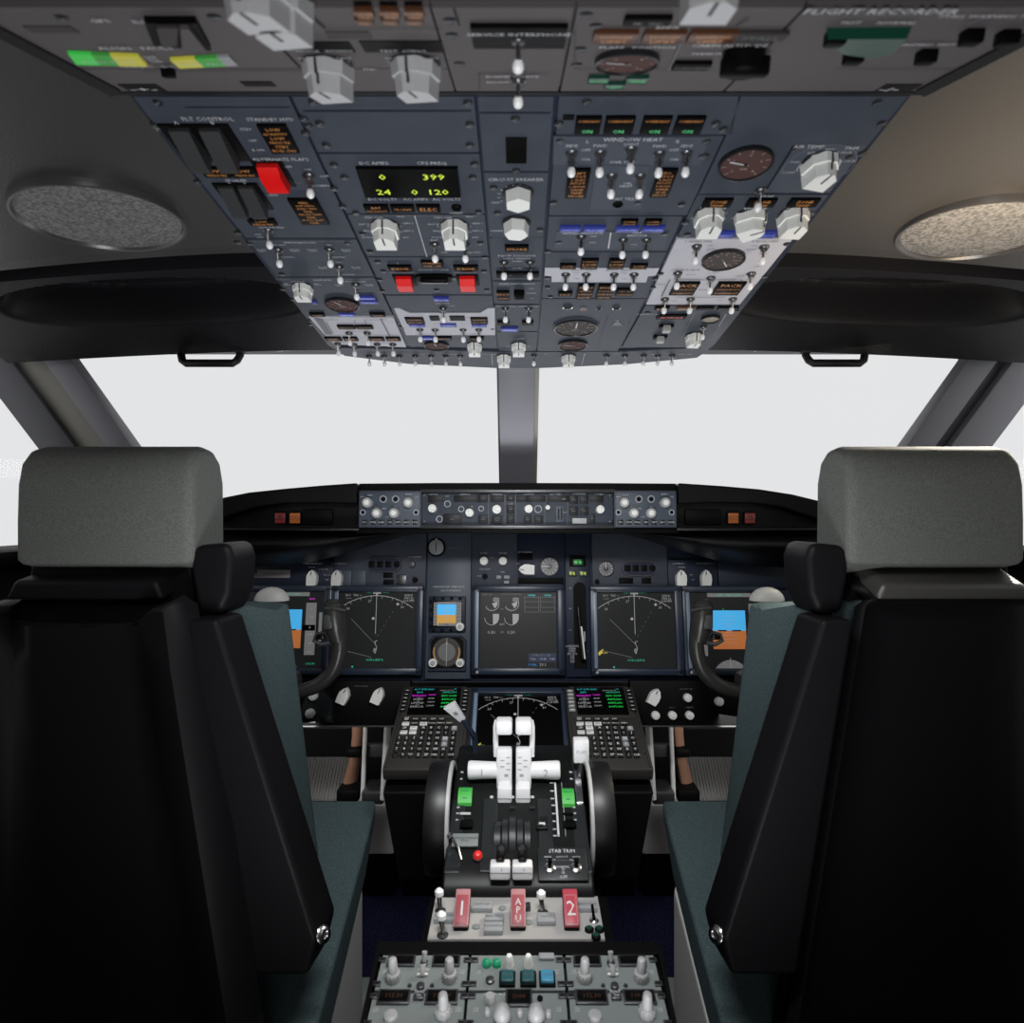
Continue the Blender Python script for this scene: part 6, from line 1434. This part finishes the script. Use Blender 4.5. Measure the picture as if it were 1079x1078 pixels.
# ================================================================ pilot seats
def seat(s, lab, dx=0.0):
    t = thing('pilot_seat', lab, 'seat', (s * .55, 1.0, 0), 'pilot seats')
    def V(px, py, d): p = W(px, py, d); return Vector((p.x * (1 if s < 0 else -1) + s * 0 + dx, p.y, p.z))
    def XZ_(px, py, d): p = V(px, py, d); return (p.x, p.z)
    def pr(name, pts, d0, d1, m_, bev, parent=t, seg=3, shift=(0, 0)):
        """outline read at depth d0, pushed back to d1"""
        P = [XZ_(px, py, d0) for px, py in pts]; k = len(P); mb = MB()
        vs = [(p[0], d0, p[1]) for p in P] + [(p[0] + shift[0] * -s, d1, p[1] + shift[1]) for p in P]
        mb.raw(vs, [tuple(range(k)), tuple(reversed(range(k, 2 * k)))] + [(i, i + k, (i + 1) % k + k, (i + 1) % k) for i in range(k)], m_)
        return mb.build(name, parent, bevel=bev, seg=seg)
    # headrest: a rounded roll, side outline pushed along X
    D0 = .865; xa = V(18, 500, D0).x; xb = V(198, 500, D0).x
    side = []
    zt = V(0, 471, .915).z; zb = V(0, 598, D0).z
    prof = [(0, zb + .004), (-.002, lerp(zb, zt, .35)), (.0, lerp(zb, zt, .68)), (.008, lerp(zb, zt, .86)), (.024, lerp(zb, zt, .965)), (.045, zt), (.066, lerp(zb, zt, .985)), (.086, lerp(zb, zt, .90)), (.098, lerp(zb, zt, .72)), (.100, lerp(zb, zt, .4)), (.098, zb - .012), (.085, zb - .020), (.03, zb - .004)]
    mb = MB(); k = len(prof); n_ = 14; vs = []; fs = []
    x0, x1 = min(xa, xb) - .004, max(xa, xb) + .006; 
    cy_, cz_ = .05, (zt + zb) / 2
    inset = [(0, .010), (.003, .005), (.008, .0015), (.014, 0)]
    st = [(x0 + a, b) for a, b in inset] + [(x1 - a, b) for a, b in reversed(inset)]
    for x, e in st:
        for (dy, z) in prof:
            vy, vz = cy_ - dy, cz_ - z; l = math.hypot(vy, vz); vs.append((x, D0 + dy + vy / l * e, z + vz / l * e))
    for i in range(len(st) - 1):
        for j in range(k): fs.append((i * k + j, i * k + (j + 1) % k, (i + 1) * k + (j + 1) % k, (i + 1) * k + j))
    fs.append(tuple(range(k))); fs.append(tuple(reversed(range((len(st) - 1) * k, len(st) * k))))
    mb.raw(vs, fs, 'headrest_cloth'); h = mb.build('headrest', t, bevel=.004, seg=2)
    # seams and neck
    pr('neck', [(34, 590), (200, 590), (206, 634), (26, 634)], .925 if s > 0 else .885, .94, 'seat_shell', .004)
    pr('top_cap', [(14, 616 if s > 0 else 612), (164, 616 if s > 0 else 612), (172, 633), (4, 633)], .855, .93, 'seat_cap_lit' if s > 0 else 'seat_trim', .006, shift=(.0, .030 if s > 0 else .012))  # right cap: sheen put into a lighter material and steeper top
    pr('headrest_bracket', [(203, 575), (240, 572), (246, 590), (243, 626), (232, 650), (206, 646), (200, 600)], .868, .950, 'seat_trim', .010)
    # shell with raised rims
    mb = MB()
    def sh(px, py): d = lerp(.868, .852, (py - 632) / 440); return V(px, py, d)
    rowsp = [632, 640, 700, 800, 900, 1000, 1075, 1130]; vs = []; fs = []
    colsf = [0, .035, .06, .10, .25, .5, .75, .90, .94, .965, 1]
    dep = [.006, .0, .004, .010, .014, .016, .014, .010, .004, .0, .010]
    for py in rowsp:
        u = (py - 632) / 440; xl = lerp(4, -2, u); xr = lerp(189, 262, u) if py > 640 else lerp(184, 190, (py - 632) / 8)
        for cf, dp in zip(colsf, dep):
            p = sh(lerp(xl, xr, cf), py); p.y += dp * (0.3 if py < 636 else 1); vs.append(tuple(p))
    nc = len(colsf)
    for j in range(len(rowsp) - 1):
        for i in range(nc - 1): fs.append((j * nc + i, j * nc + i + 1, (j + 1) * nc + i + 1, (j + 1) * nc + i))
    mb.raw(vs, fs, 'seat_shell'); sho = mb.build('back_shell', t); md = sho.modifiers.new('thick', 'SOLIDIFY'); md.thickness = .045; md.offset = 1 if s < 0 else 1
    sho.modifiers['thick'].offset = -1 if s < 0 else 1
    # backrest cushion
    a0 = V(238, 632, .90); a1 = V(309, 634, 1.10); b0 = V(256, 1000, .95); b1 = V(338, 842, 1.15)
    xl = V(-10, 632, .90).x
    pts_t = [(xl, .90), (a0.x, .90), (lerp(a0.x, a1.x, .75), 1.045), (a1.x, 1.085), (a1.x + s * .02, 1.105), (xl, 1.105)]
    pts_b = [(xl, .99), (b1.x + s * .012, .99), (b1.x + s * .004, 1.10), (b1.x, 1.145), (b1.x + s * .02, 1.17), (xl, 1.17)]
    mb = MB(); k = len(pts_t); zt2 = a1.z; zt0 = a0.z; lv = [(0, .0), (.012, .0), (.3, 0), (.6, 0), (1, 0)]; vs = []; fs = []
    zbot = .50
    for u in (0, .04, .3, .6, 1):
        for (xt_, yt), (xb_, yb) in zip(pts_t, pts_b):
            z = lerp(zt0 if yt < .95 else zt2, zbot, u); vs.append((lerp(xt_, xb_, u), lerp(yt, yb, u), z))
    for j in range(4):
        for i in range(k): fs.append((j * k + i, j * k + (i + 1) % k, (j + 1) * k + (i + 1) % k, (j + 1) * k + i))
    fs += [tuple(range(k)), tuple(reversed(range(4 * k, 5 * k)))]
    mb.raw(vs, fs, 'teal_cloth'); mb.build('backrest', t, bevel=.010, seg=3)
    # pale rounded pad showing over the backrest
    c = V(283, 636, 1.13); mb = MB(); r = .030
    mb.lathe([(r, 0), (r * .98, .005), (r * .86, .012), (r * .62, .0185), (r * .3, .022), (.001, .023)], 'pale_dome', 28, Matrix.Translation((c.x, 1.145, a1.z - .004)) @ Matrix.Diagonal((1, .6, 1, 1)))
    mb.build('shoulder_pad', t)['label'] = 'pale rounded pad'
    # seat cushion
    f0 = V(398, 842, 1.28); xr = f0.x; xl = -.80 * (1 if s < 0 else 1) if s < 0 else .80
    xl = s * .80
    def zt_(y): return f0.z - .36 * (1.28 - y)
    P = [(1.28, zt_(1.28)), (1.26, zt_(1.28) - .030), (1.18, zt_(1.18) - .062), (.885, zt_(.885) - .085), (.885, zt_(.885))]
    mb = MB(); prism_x(mb, P, xl, xr, 'teal_cloth'); mb.build('seat_cushion', t, bevel=.008, seg=3)
    mb = MB(); P = [(1.17, .45), (.90, .35), (.90, 0), (1.17, 0)]
    prism_x(mb, P, s * .78, s * .272, 'seat_base'); mb.build('base', t, bevel=.012)
    mb = MB(); mb.box((s * .345, 1.45, .040), (.12, .10, .020), 'radio_grey', .004); mb.build('floor_rail', t); mb = MB(); mb.box((s * .350, 1.44, .014), (.13, .14, .028), 'seat_base', .004); mb.build('floor_track', t)
    # stowed armrest: a long bar hanging behind the backrest edge
    pts = [(194, 653), (228, 653), (334, 990), (324, 1029), (254, 1029)]
    o = pr('armrest', pts, .838, .905, 'seat_trim', .007, shift=(.006, .0))
    c = V(341.5, 988, .85); mb = MB(); T = Matrix.Rotation(R(90) * (-s), 4, 'Y')
    c = V(341.0, 988, .846)
    mb.lathe([(.011, 0), (.011, .004), (.0085, .006), (.005, .0065), (.0045, .004)], 'chrome', 20); mb.build('pivot_bolt', o, Matrix.Translation((c.x + s * .004, c.y + .006, c.z)) @ Matrix.Rotation(R(62) * (-s), 4, 'Y') @ Matrix.Rotation(R(30), 4, 'X'))['label'] = 'round metal bolt'
    # lower frame below the shell
    pr('lower_frame', [(60, 1045), (250, 1045), (262, 1120), (50, 1120)], .885, .95, 'seat_trim', .004)
    return t
seat(-1, 'pilot seat seen from behind, black shell and grey headrest, left of the pedestal')
seat(1, 'pilot seat seen from behind, black shell and grey headrest, right of the pedestal', .004)

# ================================================================ yokes
def yoke(s, lab):
    cx_, D = s * .478, 1.26
    t = thing('control_yoke', lab, 'yoke', (cx_, D + .06, .72), 'control yokes')
    def P(px, py, d=D): p = W(px, py, d); return Vector((p.x if s < 0 else -p.x, p.y, p.z))
    inner = [P(353, 640), P(357, 662), P(358, 684), P(352, 705), P(338, 720), P(322, 727), P(306, 729)]
    pts = inner + [Vector((cx_, D, inner[-1].z + .004))]; rr = [.014, .0145, .0145, .014, .0135, .0135, .0135, .016]
    full = [Vector((q.x, q.y, q.z)) for q in pts]
    mir = [Vector((2 * cx_ - q.x, q.y, q.z)) for q in reversed(pts[:-1])]
    allp = full + mir; allr = rr + list(reversed(rr[:-1]))
    sm = []; sr = []
    for i in range(len(allp) - 1):
        p0 = allp[max(i - 1, 0)]; p1 = allp[i]; p2 = allp[i + 1]; p3 = allp[min(i + 2, len(allp) - 1)]
        for k in range(5):
            u = k / 5; sm.append(.5 * ((2 * p1) + (-p0 + p2) * u + (2 * p0 - 5 * p1 + 4 * p2 - p3) * u * u + (-p0 + 3 * p1 - 3 * p2 + p3) * u ** 3)); sr.append(lerp(allr[i], allr[i + 1], u))
    sm.append(allp[-1]); sr.append(allr[-1])
    mb = MB(); mb.tube(sm, sr, 'yoke_black', 14); mb.build('wheel', t)
    for m_, nm in ((1, 0), (-1, 1)):
        g = lambda q: Vector((q.x, q.y, q.z)) if m_ > 0 else Vector((2 * cx_ - q.x, q.y, q.z))
        mb = MB(); mb.tube([g(P(351.5, 632, D - .004)), g(P(351.5, 636, D - .004)), g(P(352.5, 650, D - .004)), g(P(354.5, 664)), g(P(357, 676))], [.012, .0185, .0205, .0195, .0150], 'yoke_black', 16)
        mb.tube([g(P(343, 641, D - .016)), g(P(352, 641, D - .026)), g(P(363, 643, D - .014))], .0035, 'guard_grey', 8)
        mb.box(tuple(g(P(346.5, 655, D - .016))), (.018, .016, .028), 'guard_grey', .004); mb.build('hand_grip', t)
        mb = MB(); q = g(P(338, 671, D - .004)); mb.tube([g(P(352, 666)), g(P(345, 666)), g(P(333, 669)), g(P(331, 675)), g(P(338, 679)), g(P(350, 677))], .0042, 'guard_grey', 8)
        mb.box(tuple(q), (.016, .014, .010), 'black_gloss', .003); mb.build('trim_switch', t)
    c = Vector((cx_, D, inner[-1].z)); mb = MB(); mb.box((c.x, c.y + .02, c.z + .004), (.11, .07, .055), 'yoke_black', .014); mb.build('hub', t)
    mb = MB(); mb.tube([c + Vector((0, .03, 0)), c + Vector((0, .07, -.03)), (c.x, c.y + .09, .42), (c.x, c.y + .10, .0)], [.026, .028, .03, .034], 'yoke_black', 16); mb.build('column', t)
yoke(-1, 'black control yoke left of the pedestal, partly hidden by the seat back')
yoke(1, 'black control yoke right of the pedestal, in front of the blue and brown horizon')

# ================================================================ footwell
for s, side in ((-1, 'in the left footwell'), (1, 'in the right footwell')):
    def P(px, py, d): p = W(px, py, d); return Vector((p.x if s < 0 else -p.x, p.y, p.z))
    t = thing('rudder_pedal', 'ribbed grey rudder pedal on a copper arm, ' + side, 'pedal', P(350, 838, 1.72), 'rudder pedals')
    a = P(318, 803, 1.80); b = P(371, 838, 1.70); F = Frame(((a.x + b.x) / 2, 1.75, (a.z + b.z) / 2), (0, 1, 1.1)); w = abs(b.x - a.x)
    mb = MB(); mb.box((0, 0, -.006), (w, .115, .012), 'pedal_grey', .003)
    for i in range(20): mb.box((-w / 2 + w * (i + .5) / 20, 0, .002), (w / 42, .11, .005), 'pedal_grey', .001)
    mb.build('tread', t, F.M)
    mb = MB(); q = [P(378, 757, 1.62), P(377, 775, 1.63), P(375, 797, 1.65), P(370, 818, 1.68), P(364, 842, 1.70), Vector((P(364, 842, 1.70).x, 1.71, 0))]; mb.tube(q, [.017, .015, .015, .019, .020, .02], 'copper', 12, .7); o = mb.build('pedal_arm', t); o['label'] = 'copper coloured arm'
    mb = MB(); mb.box(tuple(P(374, 792, 1.62)), (.035, .03, .020), 'black', .003); mb.build('clamp', t); mb = MB(); mb.box(tuple(P(369, 834, 1.66)), (.055, .06, .03), 'black', .006); mb.build('pivot', t)
    t = thing('support_strut', 'thin upright white strut beside the copper arm, ' + side, 'strut', P(383.5, 830, 1.60), 'footwell struts')
    mb = MB(); p0, p1 = P(385.5, 757, 1.60), P(382, 842, 1.60); mb.tube([p0, p1], .0055, 'light_shell', 8); mb.build('pole', t)
    mb = MB(); p0 = P(396, 834, 1.60); mb.box(tuple(p0), (.052, .08, .032), 'dark_metal', .006); mb.build('foot_block', t); mb = MB(); mb.box(tuple(P(394, 790, 1.62)), (.055, .02, .03), 'guard_grey', .003); mb.build('bracket', t)
    t = thing('side_column', 'slim pale metal column under the keyboard, ' + side, 'column', P(407, 760, 1.50), 'footwell columns')
    mb = MB(); p0, p1 = P(409, 757, 1.50), P(404, 842, 1.50); mb.tube([p0, p1], .008, 'light_shell', 8); mb.build('pole', t)
    t = thing('footwell_box', 'pale plastic box low down ' + side, 'box', P(400, 903, 1.86), 'footwell boxes')
    a = P(372, 850, 1.86); b = P(416, 903.5, 1.86); mb = MB(); c = (a + b) / 2
    hw = abs(a.x - b.x) / 2; mb.box((c.x, 1.95, c.z), (hw * 2, .16, a.z - b.z), 'seat_base', .012); mb.build('shell', t)
    mb = MB(); mb.box((c.x, 1.96, (b.z) / 2), (hw * 1.6, .12, b.z), 'black', .004); mb.build('stand', t)
mb = MB(); mb.box((0, 1.72, .60), (1.8, .02, .12), 'wall_dark'); structure(mb, 'wall_footwell')

# ================================================================ light, sky, camera
w = bpy.data.worlds.new('sky'); bpy.context.scene.world = w; w.use_nodes = True
bg = w.node_tree.nodes['Background']; bg.inputs[0].default_value = (.785, .79, .80, 1); bg.inputs[1].default_value = 1.0
def area(name, loc, target, size, power, col, sy=None):
    l = bpy.data.lights.new(name, 'AREA'); l.shape = 'RECTANGLE'; l.size = size; l.size_y = sy or size; l.energy = power; l.color = col
    o = bpy.data.objects.new(name, l); COL.objects.link(o); o.location = loc
    o.rotation_euler = (Vector(target) - Vector(loc)).to_track_quat('-Z', 'Y').to_euler(); return o
area('rear_fill', (0, -.75, 1.42), (0, .8, 1.0), .5, 2.5, (1, .98, .95))  # added fill behind the camera, brightens the whole cockpit
l = area('overhead_up_fill', (0, .12, .42), (0, .88, 1.42), .30, 3.5, (.97, .98, 1)); l.data.spread = R(100)  # unseen added light from below, aimed up at the overhead switches
l = area('right_ceiling_fill', (.58, .68, 1.20), (.56, .78, 1.48), .15, 1.05, (1, .80, .56)); l.data.spread = R(112)  # added warm light for the right ceiling, free above the headrest
l = area('cap_sheen_fill', (.84, 1.15, 1.385), (.58, .89, 1.0), .20, 2.4, (1, .92, .78), .08); l.data.spread = R(55)  # added to bring a highlight onto the right seat's cap
area('overhead_front_fill', (0, 1.45, 1.175), (0, .95, 1.40), 1.0, 1.2, (.96, .97, 1), .05)  # added fill that lifts the far end of the overhead panel
l = area('pedestal_fill', (0, .50, 1.385), (0, 1.15, .60), .30, 2.4, (.98, .99, 1), .10); l.data.spread = R(100)  # added downlight for pedestal and cushions, hangs free without a fitting
for sx in (-1, 1):
    l = area('footwell_fill', (sx * .50, 1.40, .64), (sx * .47, 1.72, .38), .14, .55, (1, .97, .93)); l.data.spread = R(140)  # added, unseen source to brighten the pedals and copper arms
cam = bpy.data.cameras.new('camera'); co = bpy.data.objects.new('camera', cam); COL.objects.link(co)
co.location = (0, 0, EYE_Z); co.rotation_euler = (R(90), 0, 0)
cam.sensor_width = 36; cam.sensor_fit = 'HORIZONTAL'; cam.lens = 36 * FPX / 1079; cam.shift_x = -(CX - 539.5) / 1079; cam.clip_start = .02
cam.dof.use_dof = True; cam.dof.focus_distance = 1.35; cam.dof.aperture_fstop = cam.lens / 3.0
sc = bpy.context.scene; sc.camera = co
sc.view_settings.view_transform = 'Standard'; sc.view_settings.look = 'None'; sc.view_settings.gamma = 1; sc.view_settings.exposure = 0; sc.view_settings.use_curve_mapping = False
